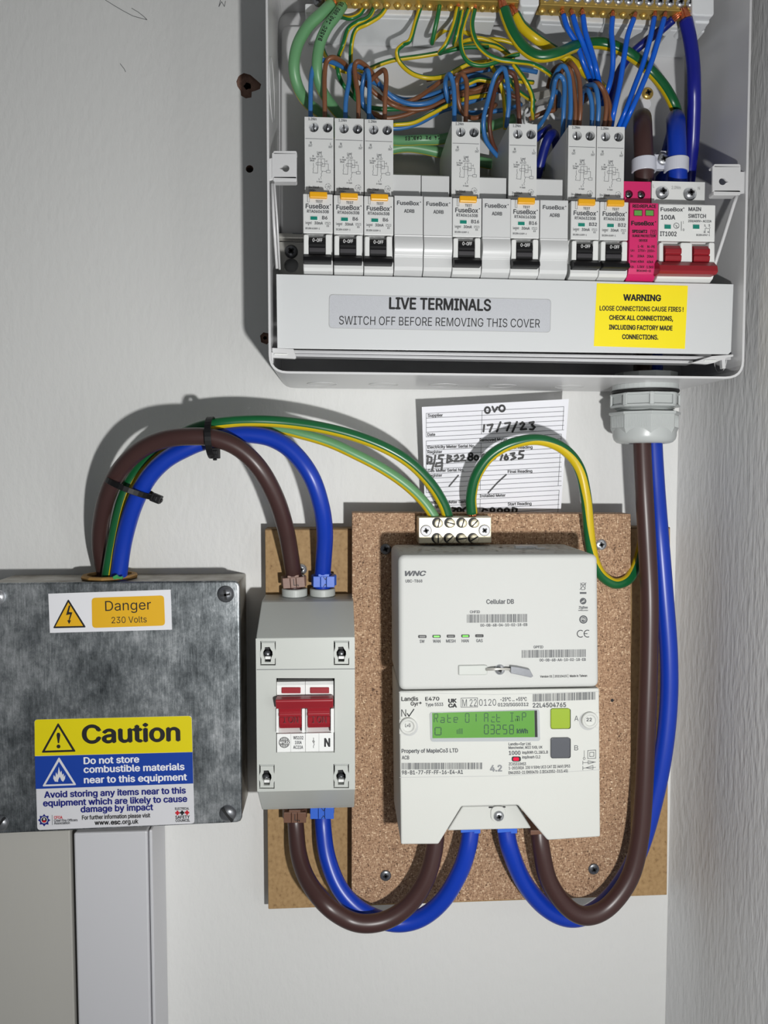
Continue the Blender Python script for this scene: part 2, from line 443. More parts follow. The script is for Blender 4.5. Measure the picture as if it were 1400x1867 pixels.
for outl, c, r in ((crater, (451, 157), 6.5), (crater3, (483, 616), 3.5)):
    mb = MB(); mb.plate([W(x, y, -.002) for x, y in outl], [[W(c[0] + r * k * cos(a * pi / 5), c[1] + r * k * sin(a * pi / 5), -.002) for a, k in zip(range(10), (1, 1.2, .8, 1.1, .9, 1.15, .85, 1.1, .95, 1.05))]], -0.002, -0.012, 'plaster', 'hole_dark')
    mb.build('plaster_crater', wall)
mb = MB()
for p in ([(192, 0), (208, 10), (225, 20), (242, 29), (256, 33), (268, 36), (262, 30), (252, 22), (240, 15)], [(219, 116), (222, 120), (226, 125), (229, 131)], [(402, 0), (399, 12), (404, 3), (409, 12), (411, 2)]):
    mb.line(p, .9, .0001, 'print_grey')
mb.build('hairline_crack', wall)
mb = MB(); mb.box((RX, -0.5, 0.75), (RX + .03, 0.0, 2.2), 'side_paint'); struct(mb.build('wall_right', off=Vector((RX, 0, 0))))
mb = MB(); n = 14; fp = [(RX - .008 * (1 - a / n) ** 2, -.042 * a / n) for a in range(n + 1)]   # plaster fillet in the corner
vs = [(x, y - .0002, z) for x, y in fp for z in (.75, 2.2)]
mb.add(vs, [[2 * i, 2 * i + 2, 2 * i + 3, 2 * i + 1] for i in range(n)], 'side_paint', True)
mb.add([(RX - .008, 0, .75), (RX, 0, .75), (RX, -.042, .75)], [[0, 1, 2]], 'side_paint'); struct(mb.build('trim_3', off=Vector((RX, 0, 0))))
zb = zs(132, 1521, .0425)
mb = MB(); x0 = W(134, 1515, .041).x; x1 = W(268, 1515, .041).x; x2 = W(277, 1515, .0395).x
mb.box((x0, -.041, .75), (x1, 0, zb), 'trim_paint'); mb.box((x1 + .0006, -.0395, .75), (x2, 0, zb), 'trim_paint')
struct(mb.build('trim_1', bevel=.0012))
mb = MB(); mb.box((-.5, -.037, .75), (W(127.5, 1515, .037).x, 0, zb), 'panel_paint'); struct(mb.build('trim_2', bevel=.001))

# ================================================================== consumer unit
CB = W(920, 688, .05)
cu = thing('consumer_unit', 'open white metal fuse board housing full of wires at the top right', 'fuse box', CB)
o_out = rquad([(483, -140), (1374, -140), (1356, 691), (490, 680.5)], 34, 6)
o_in = rquad([(487, -136), (1370, -136), (1352, 687), (494, 676.5)], 30, 6)
mb = MB(); mb.plate([W(x, y, .09) for x, y in o_out], [[W(x, y, .09) for x, y in o_in]], .09, .0045, 'cabinet_white'); mb.build('housing', cu, bevel=.0004)
mb = MB(); mb.prism([W(x, y, .09) for x, y in o_out], .0045, .0012, 'cabinet_white')
mb.prism([W(x, y, .009) for x, y in rrect(512, 46, 1249, 560, 14)], .009, .0045, 'cabinet_white'); mb.build('back_panel', cu, bevel=.0022, seg=3)
def ring(center, u, v, r, parent, mat='cabinet_white', t=.0002):
    mb = MB(); pts = [center + (u * cos(a * pi / 16) + v * sin(a * pi / 16)) * r for a in range(33)]
    mb.tube(pts, t, mat, 6, False); mb.build('knockout', parent)
UX, UY, UZ = Vector((1, 0, 0)), Vector((0, 1, 0)), Vector((0, 0, 1))
rin = W(1367, 190, .09).x - .0002
c = W(1291, 197, .054); ring(Vector((rin, c.y, c.z)), UY, UZ, .0172, cu)
c = W(1340, 668, .07); ring(Vector((rin - .004, c.y, c.z + .004)), UY, UZ, .008, cu)
c = W(498, 165, .066); ring(Vector((W(489.5, 165, .09).x + .0002, c.y, c.z)), UY, UZ, .018, cu)
for px in (587, 699, 808, 915, 1038):
    z = W(px, 680.5 + (px - 490) * .0121, .09).z
    c = W(px, 700, .034); ring(Vector((c.x, -.034, z - .0001)), UX, UY, .0100, cu)
for x0, y0, x1, y1, kx, ky, rt in ((496, 275, 541, 331, 521, 307, 1), (1299, 299, 1350, 356, 1317, 331, -1)):
    mb = MB(); h = .089; tr = [(x0, y0 + 4), (x1, y0 + 5), (x1, y1 - 6), (x0, y1 - 7)]
    key = [(kx + 6.5 * cos(a * pi / 8), ky - 6.5 * sin(a * pi / 8)) for a in range(16)]
    if rt > 0: key[7:10] = [(kx - 6, ky - 2.5), (kx - 12, ky), (kx - 6, ky + 2.5)]
    else: key[0:1] = [(kx + 11, ky + 1)]; 
    mb.plate([W(x, y, h) for x, y in tr], [[W(x, y, h) for x, y in key]], h, h - .0012, 'cabinet_white')
    for ya, yb, hh in ((y0, y0 + 6, .0875), (y1 - 9, y1, .0875)):
        mb.ppx(rrect(x0 + 2, ya, x1, yb, 3), hh + .0015, .0825, 'cabinet_white')
    if rt > 0: mb.ppx([(x0 - 5, y0 + 14), (x0 + 3, y0 + 12), (x0 + 3, y1 - 4), (x0 - 5, y1 - 2)], .0885, .087, 'cabinet_white')
    else: mb.ppx([(x1 - 3, y0 + 14), (x1 + 8, y0 + 14), (x1 + 8, y1 - 4), (x1 - 3, y1 - 2)], .088, .087, 'cabinet_white')
    mb.build('lid_bracket', cu, bevel=.0006)
mb = MB(); mb.tube([W(1344, 356, .088), W(1338, 372, .087), W(1320, 430, .082), W(1302, 486, .077), W(1290, 520, .072)], .0011, 'cabinet_white', 8); mb.build('side_strut', cu)
mb = MB(); mb.tube([W(496, 335, .088), W(499, 400, .085), W(505, 490, .078)], .0009, 'cabinet_white', 8); mb.tube([W(500, 335, .085), W(505, 400, .08), W(510, 492, .07)], .0007, 'cabinet_white', 8); mb.build('side_strut', cu)
mb = MB(); mb.ppx([(497, 637), (1333, 650), (1333, 656), (497, 643)], .0785, .07, 'rail_white'); mb.ppx([(497, 643.5), (1264, 657), (1264, 663), (497, 649)], .0775, .068, 'rail_white'); mb.build('hinge_rail', cu, bevel=.0005)
mb = MB(); mb.ppx([(496, 634), (535, 636), (540, 652), (537, 654), (496, 652)], .083, .0795, 'cabinet_white'); mb.ppx([(493, 642), (498, 642), (498, 663), (495, 660)], .0845, .08, 'cabinet_white')
mb.bpx(500, 644, 524, 647, .0838, .083, 'device_white', .02); mb.build('hinge_bracket', cu, bevel=.0003)
mb = MB(); mb.ppx([(1259, 662), (1298, 649), (1337, 646), (1337, 650), (1323, 653), (1323, 672), (1317, 672), (1316, 656), (1304, 661), (1290, 664)], .083, .0795, 'cabinet_white'); mb.bpx(1284, 656, 1306, 659, .0838, .083, 'device_white'); mb.build('hinge_bracket', cu, bevel=.0003)
screw(1180, 171, 10.5, .009, cu, 'brass', 'pozi', .3, label='brass fixing screw in the back panel')
mb = MB(); mb.disc(1177, 189, 10, .0092, 'label_white', 18); mb.build('screw_slot', cu)

# DIN rail
dr = thing('mounting_rail', 'shiny steel mounting rail end with keyhole beside the leftmost breaker', 'rail', W(530, 500, .014))
mb = MB(); h = .0145; key = [(530 + 13 * cos(a * pi / 12), 484 - 13 * sin(a * pi / 12)) for a in range(-18 + 6 + 0, 0)] 
key = [W(531 + 13 * cos(a * pi / 10), 484 - 13 * sin(a * pi / 10), h) for a in range(20)]
mb.plate([W(x, y, h) for x, y in [(509, 441), (1290, 463), (1290, 540), (509, 520)]], [key], h, h - .0012, 'steel', 'steel')
mb.tube([W(507, 432, .0155), W(1290, 454, .0155)], .0026, 'steel', 10); mb.build('rail', dr, bevel=.0003)
mb = MB(); mb.bpx(533, 424, 550, 431, .0172, .015, 'dark_zinc'); mb.build('rail_stop', dr, bevel=.0003)
screw(531, 459, 12, .0146, dr, 'dark_zinc', 'pozi', .7, label='dark steel screw in the keyhole')

# ------------------------------------------------------------------ switchgear on the rail
def prof(px, pts): return [(h, zs(px, py, h)) for h, py in pts]
def curve(l, a, b, n=6): return l
K = .029
RH, RU = .085, .0745
def breaker(base_px):
    r = thing('circuit_breaker', '', 'breaker', W(553, 352, RH), 'miniature breakers with black levers')
    x0, x1 = W(552.5, 400, RH).x, W(606.6, 400, RH).x
    ux0, ux1 = x0 + .0008, x1 + .0006
    mb = MB(); yt = W(560, 213, RU).z
    zl_ = zs(556, 350, RU - .004)
    mb.xprof(ux0, ux1, [(.017, yt), (RU - .004, yt), (RU - .004, zl_), (.017, zl_)], 'device_grey')
    p = [(.017, zl_)] + prof(556, [(RH, 353), (RH, 425), (.0795, 428), (.0795, 470), (RH, 474), (RH, 488), (.0838, 494), (.0795, 501), (.0795, 530), (.017, 530)])
    mb.xprof(x0, x1, p, 'device_grey')
    zt, zl = yt, zs(556, 352, RU)
    outer = [(ux0, zl), (ux1, zl), (ux1, zt), (ux0, zt)]
    def hole(x, y, rr): return [(q.x, q.z) for q in circ(x, y, rr, RU, 18)]
    mb.plate(outer, [hole(571.8, 232, 9), hole(596.8, 232.7, 9)], RU, RU - .004, 'device_grey')
    for a, b in ((553.5, 562.5), (593.5, 604)):     # cheeks beside the lever
        mb.ppx(rrect(a, 427, b, 468, 3, K), .0868, .079, 'device_white')
    mb.build('body', r, bevel=.0005)
    for x, y in ((571.8, 232), (596.8, 232.7)):
        s = screw(x + (.4 if x < 580 else -.2), y - .5, 8.2, RU - .0036, r, 'zinc' if x < 580 else 'dark_zinc', 'slot', pi / 2 + (.1 if x < 580 else -.2), .5, 'terminal_screw')
    mb = MB(); mb.ppx(rrect(564, 348.5, 596.5, 360, 2, K), .0872, .080, 'amber_plastic'); mb.build('test_button', r, bevel=.0008)
    mb = MB(); mb.bpx(565, 393.5, 580, 401.5, .0853, .0845, 'device_white', K); mb.bpx(566, 394.5, 578.5, 400.5, .0856, .0845, 'teal_window', K); mb.build('indicator_window', r)
    lev = MB()
    zz = lambda py, h: zs(575, py, h)
    lx0, lx1 = W(563, 440, RH).x, W(593.5, 440, RH).x
    lev.xprof(lx0, lx1, [(.079, zz(431, .0845)), (.0852, zz(432, .086)), (.0872, zz(438, .087)), (.0874, zz(447, .0874)), (.0866, zz(449, .087)), (.0872, zz(451, .0872)), (.0868, zz(459, .0868)), (.085, zz(467, .086)), (.079, zz(467, .086))], ['black_plastic', 'black_plastic'] + ['black_plastic'] * 5 + ['charcoal_plastic'] + ['black_plastic'] * 3)
    bx0, bx1 = W(552.5, 470, .091).x, W(604, 470, .091).x
    lev.xprof(bx0, bx1, [(.084, zz(463, .0885)), (.0875, zz(463, .0885)), (.0915, zz(468, .0915)), (.0925, zz(475, .0925)), (.0905, zz(478, .0905)), (.084, zz(478, .0905))], 'black_plastic')
    lv = lev.build('lever', r, bevel=.0004, label='black switch lever')
    mb = MB(); mb.text('O-OFF', 569.5, 587.5, 440.5, 6, .0877, 'print_white', .01, K); mb.build('lettering', lv)
    # diagram and small print on the face
    mb = MB(); h = RU + .0001; g = 'print_soft'; hl = RH + .0001
    T = lambda s, a, b, y, hp, hh=h, bo=0.0: mb.text(s, a, b, y, hp, hh, g if hh != hl else 'print_grey', bo, K)
    L = lambda p, w=.7: mb.line(p, w, h, g)
    T('1.2Nm', 562, 577, 219, 4.6); L([(557, 252.5), (606, 254)], .9)
    T('N', 565, 568, 262.3, 4.6); T('OUT', 562.3, 569.3, 267.2, 3.8); T('L', 601.8, 604.2, 264.5, 4.4); T('OUT', 598.8, 606, 269.8, 3.8)
    T('Load', 578, 586.5, 279.5, 3.8); T('N  L', 578.5, 587.5, 283.2, 3.2); T('OUT OUT', 576.5, 588.6, 287, 2.6)
    T('N', 569.5, 572, 286, 3); T('In-Supply', 564.5, 576, 290, 2.8); T('(Blue)', 565, 573, 294, 2.8)
    L([(571.5, 297), (571.3, 301), (572.2, 304), (570.6, 308), (571.5, 311), (570.3, 315), (579, 315.8), (580, 289.5), (592, 289.7), (592, 303.5), (585.5, 303.5)])
    L([(585.5, 289.5), (585.5, 310)]); L([(577, 296), (587, 296.3), (588, 298.5), (587, 301), (577, 300.8), (576, 298.3), (577, 296)])
    L([(588, 298.8), (598.5, 299), (598.5, 310.5)]); L([(595, 310.5), (602, 310.7), (602, 315.2), (595, 315), (595, 310.5)]); L([(587, 312), (595, 312.5)])
    L([(585.5, 311), (587.5, 313), (585.5, 317), (586.5, 320), (584.5, 323), (585.5, 327)]); L([(593, 294), (596, 294), (596, 292), (596, 296)])
    T('L', 581, 583.2, 328, 3.2); T('In-Supply', 577, 587.5, 332.3, 2.6)
    T('In=30mA', 562.5, 582, 343, 4); T('230V~', 562.5, 576, 348.6, 3.6)
    for a in range(6): L([(598 + 5.2 * cos(a * pi / 3 + .52), 340 + 5.2 * sin(a * pi / 3 + .52)), (598 + 5.2 * cos(a * pi / 3 + 1.2), 340 + 5.2 * sin(a * pi / 3 + 1.2))], .8)
    T('-25', 595, 601, 342, 3.4)
    g = 'print_grey'; T('TEST', 575, 588.5, 369.3, 4.4, hl); T('FuseBox', 557, 600, 379.6, 8.2, hl, .012); mb.disc(602.2, 373.5, 1.2, hl, g, 8)
    mb.line([(560.5, 353), (560.5, 368)], .7, hl, g); mb.line([(560.5, 368.2), (564, 368.3), (564, 361)], .5, hl, g)
    T('30mA', 573, 588.5, 409, 5, hl)
    mb.line(rrect(557, 403.5, 568, 408, .5, K)[::4] + [(557, 403.5)], .5, hl, g); T('6000', 558, 567, 407.2, 2.6, hl); T('3', 561.3, 563.3, 411, 2.4, hl)
    mb.line([(593, 405), (602, 405.3), (602, 409), (593, 408.7), (593, 405)], .5, hl, g); mb.line([(594, 407), (596, 405.8), (598, 407.8), (600, 406.5)], .5, hl, g); T('E3', 595.5, 599.8, 413.5, 3, hl)
    T('IEC/EN 61009-1', 556.5, 583, 417.6, 3, hl, .01)
    mb.build('lettering', r)
    return r
def rating(r, code, amp):
    mb = MB(); hl = RH + .0001
    mb.text(code, 559.5, 599.5, 387.6, 5.2, hl, 'print_grey', 0, K); mb.text(amp, 587, 587 + 5 * len(amp), 399.8, 6, hl, 'print_grey', 0, K)
    mb.build('rating_print', r)
proto = breaker(553)
specs = [(553, 352, 'RTA060630B', 'B6', 'grey B6 breaker with black lever, first from the left end of the row'),
         (609, 354.2, 'RTA060630B', 'B6', 'grey B6 breaker with black lever, middle of the three at the left end'),
         (664.3, 356, 'RTA060630B', 'B6', 'grey B6 breaker with black lever beside the four-module blank row, third from left'),
         (826, 359.5, 'RTA061630B', 'B16', 'grey B16 breaker standing between two pairs of blanks, left of the two B16'),
         (932, 362.5, 'RTA061630B', 'B16', 'grey B16 breaker between two single blanks, right of the two B16'),
         (1042, 365, 'RTA063230B', 'B32', 'grey B32 breaker just right of the last blank module'),
         (1095, 366.5, 'RTA063230B', 'B32', 'grey B32 breaker touching the pink surge device')]
specs[2] = specs[2][:4] + ('grey B6 breaker with black lever left of the first blank module',)
specs[3] = specs[3][:4] + ('grey B16 breaker nearer the B6 breakers, between two blank modules',)
specs[4] = specs[4][:4] + ('grey B16 breaker nearer the B32 breakers, between two blank modules',)
for i, (px, py, code, amp, lab) in enumerate(specs):
    if i == 0: r = proto; r['label'] = lab
    else: r = copy_thing(proto, W(px, py, RH), lab, skip=('rating_print',))
    rating(r, code, amp)

def blank(px):
    r = thing('blanking_module', '', 'blank module', W(718.5, 356, RH), 'blank modules in the breaker row')
    x0, x1 = W(719, 400, RH).x, W(771, 400, RH).x
    mb = MB(); q = 740; bh = [(RH + .0024 * sin(pi * t / 24), 429 + 38 * t / 24) for t in range(1, 24)]
    p = prof(q, [(.017, 317), (.0725, 319), (.0725, 357), (RH, 357), (RH, 428)] + [(RH + .0006, 428.5)] + bh + [(RH + .0004, 467), (RH, 468), (RH, 486), (.0838, 493), (.0795, 503), (.0795, 530), (.017, 530)])
    mb.xprof(x0, x1, p, 'blank_grey'); mb.build('body', r, bevel=.0004)
    mb = MB(); hl = RH + .0001
    mb.text('FuseBox', 723.5, 764, 373.3, 7.2, hl, 'print_grey', .012, K); mb.disc(766.5, 368.5, 1.1, hl, 'print_grey', 8); mb.text('ADRB', 736.5, 755.5, 387.6, 6.2, hl, 'print_grey', 0, K); mb.build('lettering', r)
    return r
bp = blank(0)
for i, (px, py, lab) in enumerate([(718.5, 356, 'blank grey cover module immediately right of the three B6 breakers'), (772, 357.7, 'blank grey cover module immediately left of the first B16 breaker'),
                                   (879, 361, 'blank grey cover module between the two B16 breakers'), (984.5, 364, 'blank grey cover module between a B16 and a B32 breaker')]):
    r = bp if i == 0 else copy_thing(bp, W(px, py, RH), lab)
    r['label'] = lab

# surge protection device
sp = thing('surge_protector', 'bright pink surge protection module between breakers and main switch', 'surge protector', W(1172, 510, RH))
x0, x1 = W(1148, 400, RH).x, W(1199.5, 400, RH).x
mb = MB(); zt = zs(1160, 331, .0725); zl = zs(1160, 371, .0725)
p = [(.017, zt), (.0685, zt)] + prof(1172, [(.0685, 370), (RH, 370), (RH, 490), (.0838, 500), (.0795, 513), (.0795, 535), (.017, 535)])
mb.xprof(x0, x1, p, 'pink_plastic')
mb.plate([(x0, zl), (x1, zl), (x1, zt), (x0, zt)], [[(q.x, q.z) for q in circ(1146, 354, 7.6, .0725, 16)], [(q.x, q.z) for q in circ(1168.5, 355, 7.6, .0725, 16)]], .0725, .0685, 'pink_plastic', 'dark_pink')
mb.build('body', sp, bevel=.0004)
for x in (1146, 1168.5): screw(x, 355, 6, .0687, sp, 'dark_zinc', 'cross', .5, .3, 'terminal_screw')
mb = MB()
for x in (1156.5, 1177.5): mb.bpx(x - 1, 382, x + 15, 393.5, .0853, .0845, 'dark_pink', K); mb.bpx(x, 383.5, x + 13.5, 392.5, .0857, .0845, 'green_window', K)
mb.build('status_window', sp)
mb = MB(); hl = RH + .0001
for s, a, b, y, hp, bo in (('RED:REPLACE', 1153, 1196, 378.5, 5.6, .03), ('FuseBox', 1150.5, 1192.5, 410.5, 7.4, .03), ('SPD1MT2', 1152, 1180, 424.3, 5.2, .04), ('T2', 1188, 1194, 426.5, 5, .02), ('SURGE PROTECTION', 1152.5, 1195, 432, 4.2, .03),
                           ('DEVICE', 1165, 1180.5, 440.4, 4, .03), ('L-N', 1163, 1172.5, 451.5, 4.6, .02), ('N-PE', 1180, 1194, 452, 4.6, .02), ('Uc:', 1149.5, 1157, 458.5, 4, .02), ('275V~', 1163, 1177.5, 459, 4.4, .02), ('255V~', 1180, 1194.5, 459.6, 4.4, .02),
                           ('In:', 1149, 1154.5, 468.5, 4, .02), ('20kA', 1162, 1174.5, 469, 4.4, .02), ('20kA', 1179.5, 1191.5, 469.6, 4.4, .02), ('Imax:', 1149, 1161, 478.5, 4.2, .02), ('40kA', 1162, 1174, 479, 4.4, .02), ('40kA', 1179, 1191, 479.6, 4.4, .02),
                           ('Up:', 1149.5, 1156, 488, 4, .02), ('1.5kV', 1161.5, 1174.5, 488.5, 4.4, .02), ('1.5kV', 1178.5, 1191.5, 489, 4.4, .02), ('IEC61643-11', 1160.5, 1187, 495.3, 3.6, .02)):
    mb.text(s, a, b, y, hp, hl, 'print_black', bo, .014)
mb.line([(1186.5, 419.5), (1196, 419.8), (1196, 428.6), (1186.5, 428.3), (1186.5, 419.5)], .8, hl, 'print_black'); mb.disc(1195, 404.5, 1.2, hl, 'print_black', 8)
mb.build('lettering', sp)

# main switch
ms = thing('main_switch', 'wide white two-pole main switch with red lever at the right end', 'main switch', W(1250, 512, RH))
x0, x1 = W(1201, 400, RH).x, W(1304, 400, RH).x
mb = MB(); zt = zs(1230, 331, .0725); zl = zs(1230, 372, .0725)
p = [(.017, zt), (.0685, zt)] + prof(1250, [(.0685, 371), (RH, 373), (RH, 440), (.0795, 443), (.0795, 484), (RH, 486), (RH, 502), (.0838, 508), (.0795, 517), (.0795, 535), (.017, 535)])
mb.xprof(x0, x1, p, 'device_white')
mb.plate([(x0 + .0003, zl), (x1 - .0012, zl), (x1 - .0012, zt), (x0 + .0003, zt)], [[(q.x, q.z) for q in circ(1207, 351, 12.5, .0725, 20)], [(q.x, q.z) for q in circ(1257.5, 353.5, 12.5, .0725, 20)]], .0725, .0685, 'device_white')
for a, b in ((1202, 1209.5), (1241, 1262), (1292.5, 1303)): mb.ppx(rrect(a, 442, b, 482, 3, .02), .0868, .079, 'device_white')
mb.build('body', ms, bevel=.0005)
for x, y in ((1207, 351), (1257.5, 353.5)): screw(x - .5, y - .5, 11.5, .069, ms, 'zinc', 'pozi', .15, .45, 'terminal_screw')
mb = MB()
for x in (1211.5, 1263.5): mb.bpx(x - 1, 408.5, x + 14, 418, .0853, .0845, 'device_white', K); mb.bpx(x, 409.5, x + 11.5, 416.8, .0856, .0845, 'teal_window', K)
mb.build('indicator_window', ms)
zz = lambda py, h: zs(1250, py, h)
mb = MB()
for a, b in ((1210.5, 1240), (1262.5, 1291.5)):
    mb.xprof(W(a, 460, RH).x, W(b, 460, RH).x, [(.079, zz(446, .0845)), (.0852, zz(447.5, .086)), (.0874, zz(454, .0874)), (.0874, zz(462, .0874)), (.0864, zz(464, .087)), (.0876, zz(466, .0876)), (.0872, zz(474, .0872)), (.0855, zz(482, .086)), (.079, zz(482, .086))], 'red_plastic')
mb.xprof(W(1200, 490, .091).x, W(1306, 490, .091).x, [(.084, zz(478, .0885)), (.0885, zz(478, .0885)), (.0925, zz(484, .0925)), (.0935, zz(494, .0935)), (.0915, zz(499.5, .0915)), (.084, zz(500, .0905))], 'red_plastic')
mb.build('lever', ms, bevel=.0004, label='red two-pole switch lever')
mb = MB(); g = 'print_grey'
for s, a, b, y, hp, bo in (('FuseBox', 1204, 1245, 385, 6.8, .02), ('100A', 1204.5, 1231, 400, 8, 0), ('MAIN', 1255, 1278, 384.6, 6.8, .008), ('SWITCH', 1254.5, 1287, 397.2, 7, .008), ('230/400V~ AC22A', 1254.5, 1297, 405, 4.2, 0),
                           ('IT1002', 1203, 1233.5, 430.2, 8, 0), ('IEC/EN 60947-3', 1269, 1294, 430, 3.2, 0)): mb.text(s, a, b, y, hp, hl, g, bo, .012)
ring_ = [(1233 + 5 * cos(a * pi / 8), 411.5 + 5 * sin(a * pi / 8)) for a in range(17)]
mb.line(ring_, .9, hl, g); mb.line([(1230, 410), (1234, 411.5), (1232.5, 414), (1236, 414.5)], .8, hl, g); mb.line([(1242, 404), (1242, 420.5)], 1, hl, g)
mb.text('I', 1245.2, 1246.3, 407.5, 4, hl, g); mb.text('O', 1244.5, 1247.5, 421, 4, hl, g); mb.disc(1246.5, 379.5, 1.2, hl, g, 8)
mb.line([(1285.5, 425), (1285.5, 416.5), (1293.5, 416.8), (1293.5, 425.5)], .7, hl, g); mb.text('1   3', 1283.5, 1294.5, 412.5, 3.2, hl, g); mb.text('2   4', 1282.5, 1292.5, 424.5, 3.2, hl, g); mb.line([(1286, 413), (1288, 415.5)], .6, hl, g); mb.line([(1293, 413.3), (1295, 415.8)], .6, hl, g)
mb.text('L', 1190, 1193, 342, 5.5, .0726, 'emboss_grey'); mb.text('2.0Nm', 1224, 1241, 344.5, 5.5, .0726, 'emboss_grey', 0, .02); mb.text('N', 1272, 1276, 346, 5.5, .0726, 'emboss_grey')
mb.build('lettering', ms)

# ------------------------------------------------------------------ terminal cover with its two labels
HC = .0825
tc_ = thing('terminal_cover', 'long pale grey metal cover strip with two labels under the breakers', 'cover', W(920, 645, HC))
mb = MB(); cpts = [(503.5, 499.5), (1337.5, 518), (1333, 641), (1328, 646), (505.5, 635)]
mb.ppx(cpts, HC, HC - .0013, 'cover_grey')
def lip(a, b, h1, h0, t):   # folded edge
    mb.ppx([a, b, (b[0] + t[0], b[1] + t[1]), (a[0] + t[0], a[1] + t[1])], h1, h0, 'cover_grey')
lip((1335.5, 520), (1331, 642), HC - .0012, .062, (2, 0)); lip((506, 632.5), (1328, 643.5), HC - .0012, .0795, (0, 2.3)); lip((503.6, 500), (505.5, 633), HC - .0012, .076, (2, 0))
mb.build('cover_plate', tc_, bevel=.0006, seg=3)
mb = MB(); lp = rquad([(600.5, 537), (1004.5, 546), (1003, 606), (600, 598)], 7)
mb.ppx(lp, HC + .0002, HC - .0002, 'label_silver'); lab = mb.build('silver_label', tc_, label='silver label with two lines of black lettering')
mb = MB(); hl = HC + .0003
mb.text('LIVE TERMINALS', 709, 895, 563, 20.5, hl, 'print_black', .022, .019); mb.text('SWITCH OFF BEFORE REMOVING THIS COVER', 618, 984, 591.5, 15.5, hl, 'print_black', .004, .016); mb.line(lp + lp[:1], .8, hl, 'emboss_grey'); mb.build('lettering', lab)
mb = MB(); mb.ppx([(1088, 516.3), (1254, 521), (1248.5, 636), (1082.5, 631)], HC + .0002, HC - .0002, 'label_yellow'); lab = mb.build('yellow_label', tc_, label='yellow label with five lines of black lettering')
mb = MB()
for s, a, b, y, hp, bo in (('WARNING', 1136, 1205, 547.8, 11, .03), ('LOOSE CONNECTIONS CAUSE FIRES !', 1093, 1246, 566, 8.4, 0), ('CHECK ALL CONNECTIONS,', 1110.5, 1227, 583, 8.2, .028), ('INCLUDING FACTORY MADE', 1110, 1226, 600.5, 8.2, .028), ('CONNECTIONS.', 1134, 1200, 618, 8.2, .028)):
    mb.text(s, a, b, y, hp, hl, 'print_black', bo, .016)
mb.build('lettering', lab)

# ------------------------------------------------------------------ brass terminal bars
def bar(name, label, x0, x1, y0, k, pitch, first, front_zinc, rails, ends):
    t = thing(name, label, 'terminal bar', W((x0 + x1) / 2, y0, .05))
    Y = lambda x: y0 + k * (x - x0)
    mb = MB(); mb.ppx([(x0, Y(x0) - 40), (x1, Y(x1) - 40), (x1, Y(x1)), (x0, Y(x0))], .0600, .0475, 'brass')
    mb.ppx([(x0, Y(x0) - .5), (x1, Y(x1) - .5), (x1, Y(x1) + 2), (x0, Y(x0) + 2)], .0615, .056, 'brass'); mb.build('bar', t, bevel=.0003)
    mb = MB()
    for a, b in rails: mb.ppx([(a, Y(a) + 14), (b, Y(b) + 14), (b, Y(b) + 31), (a, Y(a) + 31)], .0455, .034, 'cleat_pale'); mb.ppx([(a + 2, Y(a) + 31), (b - 2, Y(b) + 31), (b - 2, Y(b) + 38), (a + 2, Y(a) + 38)], .042, .009, 'cleat_pale')
    for a, b in ends:
        mb.ppx(rrect(a, Y(a) - 60, b, Y(a) + 8, 6, k), .064, .036, 'cleat_pale'); mb.ppx(rrect(a + 5, Y(a) + 8, b - 8, Y(a) + 22, 4, k), .058, .036, 'cleat_pale')
    mb.build('holder', t, bevel=.0008, label='white plastic holder')
    x = first
    while x < x1 - 4:
        c = W(x, Y(x), .06); mb = MB(); r = .0026
        mb.lathe(Vector((c.x, -.0545, c.z + .001)), (0, 0, -1), [(r, 0), (r, .0022), (r * .88, .0034), (r * .5, .0044), (.0001, .0047)], 'brass', 12); mb.build('clamp_screw', t)
        screw(x + 4, Y(x) - 12, 8.4, .06, t, front_zinc, 'pozi', random.random(), .55, 'terminal_screw')
        x += pitch
    return t
eb = bar('earth_bar', 'brass earth bar at the top edge holding green and yellow wires', 592, 946, -7, .028, 19.6, 608, 'silver_brass', [(556, 756), (758, 905)], [(948, 983)])
nb = bar('neutral_bar', 'brass neutral bar at the top edge holding the blue wires', 985, 1268, 6.5, .047, 18.7, 992, 'zinc', [(985, 1100), (1102, 1184), (1220, 1287)], [(1262, 1302)])
screw(581, 2, 11, .05, eb, 'dark_zinc', 'pozi', .4)

# ================================================================== wires inside the housing
def stripe(main, sec, lo, hi):
    """two-colour insulation: sec between the angles lo..hi round the core, main elsewhere"""
    def f(a, i):
        a %= 360
        return sec if (lo <= a <= hi if lo < hi else (a >= lo or a <= hi)) else main
    return f
Z1 = lambda x, y: (480 + x / 3.043, y / 3.043)
Z2 = lambda x, y: (920 + x / 3.043, y / 3.043)
Z4 = lambda x, y: (780 + x / 4.118, 80 + y / 4.118)
def path(pts, conv=None):
    out = []; h = .05; P = []
    for p in pts:
        if len(p) == 3: h = p[2]
        x, y = conv(p[0], p[1]) if conv else p[:2]
        P.append(W(x, y, h))
    return P
def cable(name, label, cat, pts, r, mat, conv=None, group=None, sec=None, lohi=None, seg=12, n=7, bare=0, twist=0):
    P = spline(path(pts, conv), n); mb = MB()
    mb.tube(P, r, mat, seg, True, stripe(mat, sec, *lohi) if sec else None, True, twist)
    if bare:                                      # copper strands at the first end, a part of the wire
        o = thing(name, label, cat, P[0], group); mb.build('insulation', o)
        d = (P[0] - P[2]).normalized(); s = MB()
        q = Vector((0, -1, 0)); w = d.cross(q).normalized()
        for k in range(5):
            a = 2 * pi * k / 5; of = (q * cos(a) + w * sin(a)) * r * .5
            s.tube([P[0] - d * .001 + of, P[0] + d * .0022 + of * .9, P[0] + d * bare + of * .5], r * .34, 'copper', 6)
        s.build('copper_strands', o)
    else: o = tag(mb.build(name), label, cat, group)
    return o, P
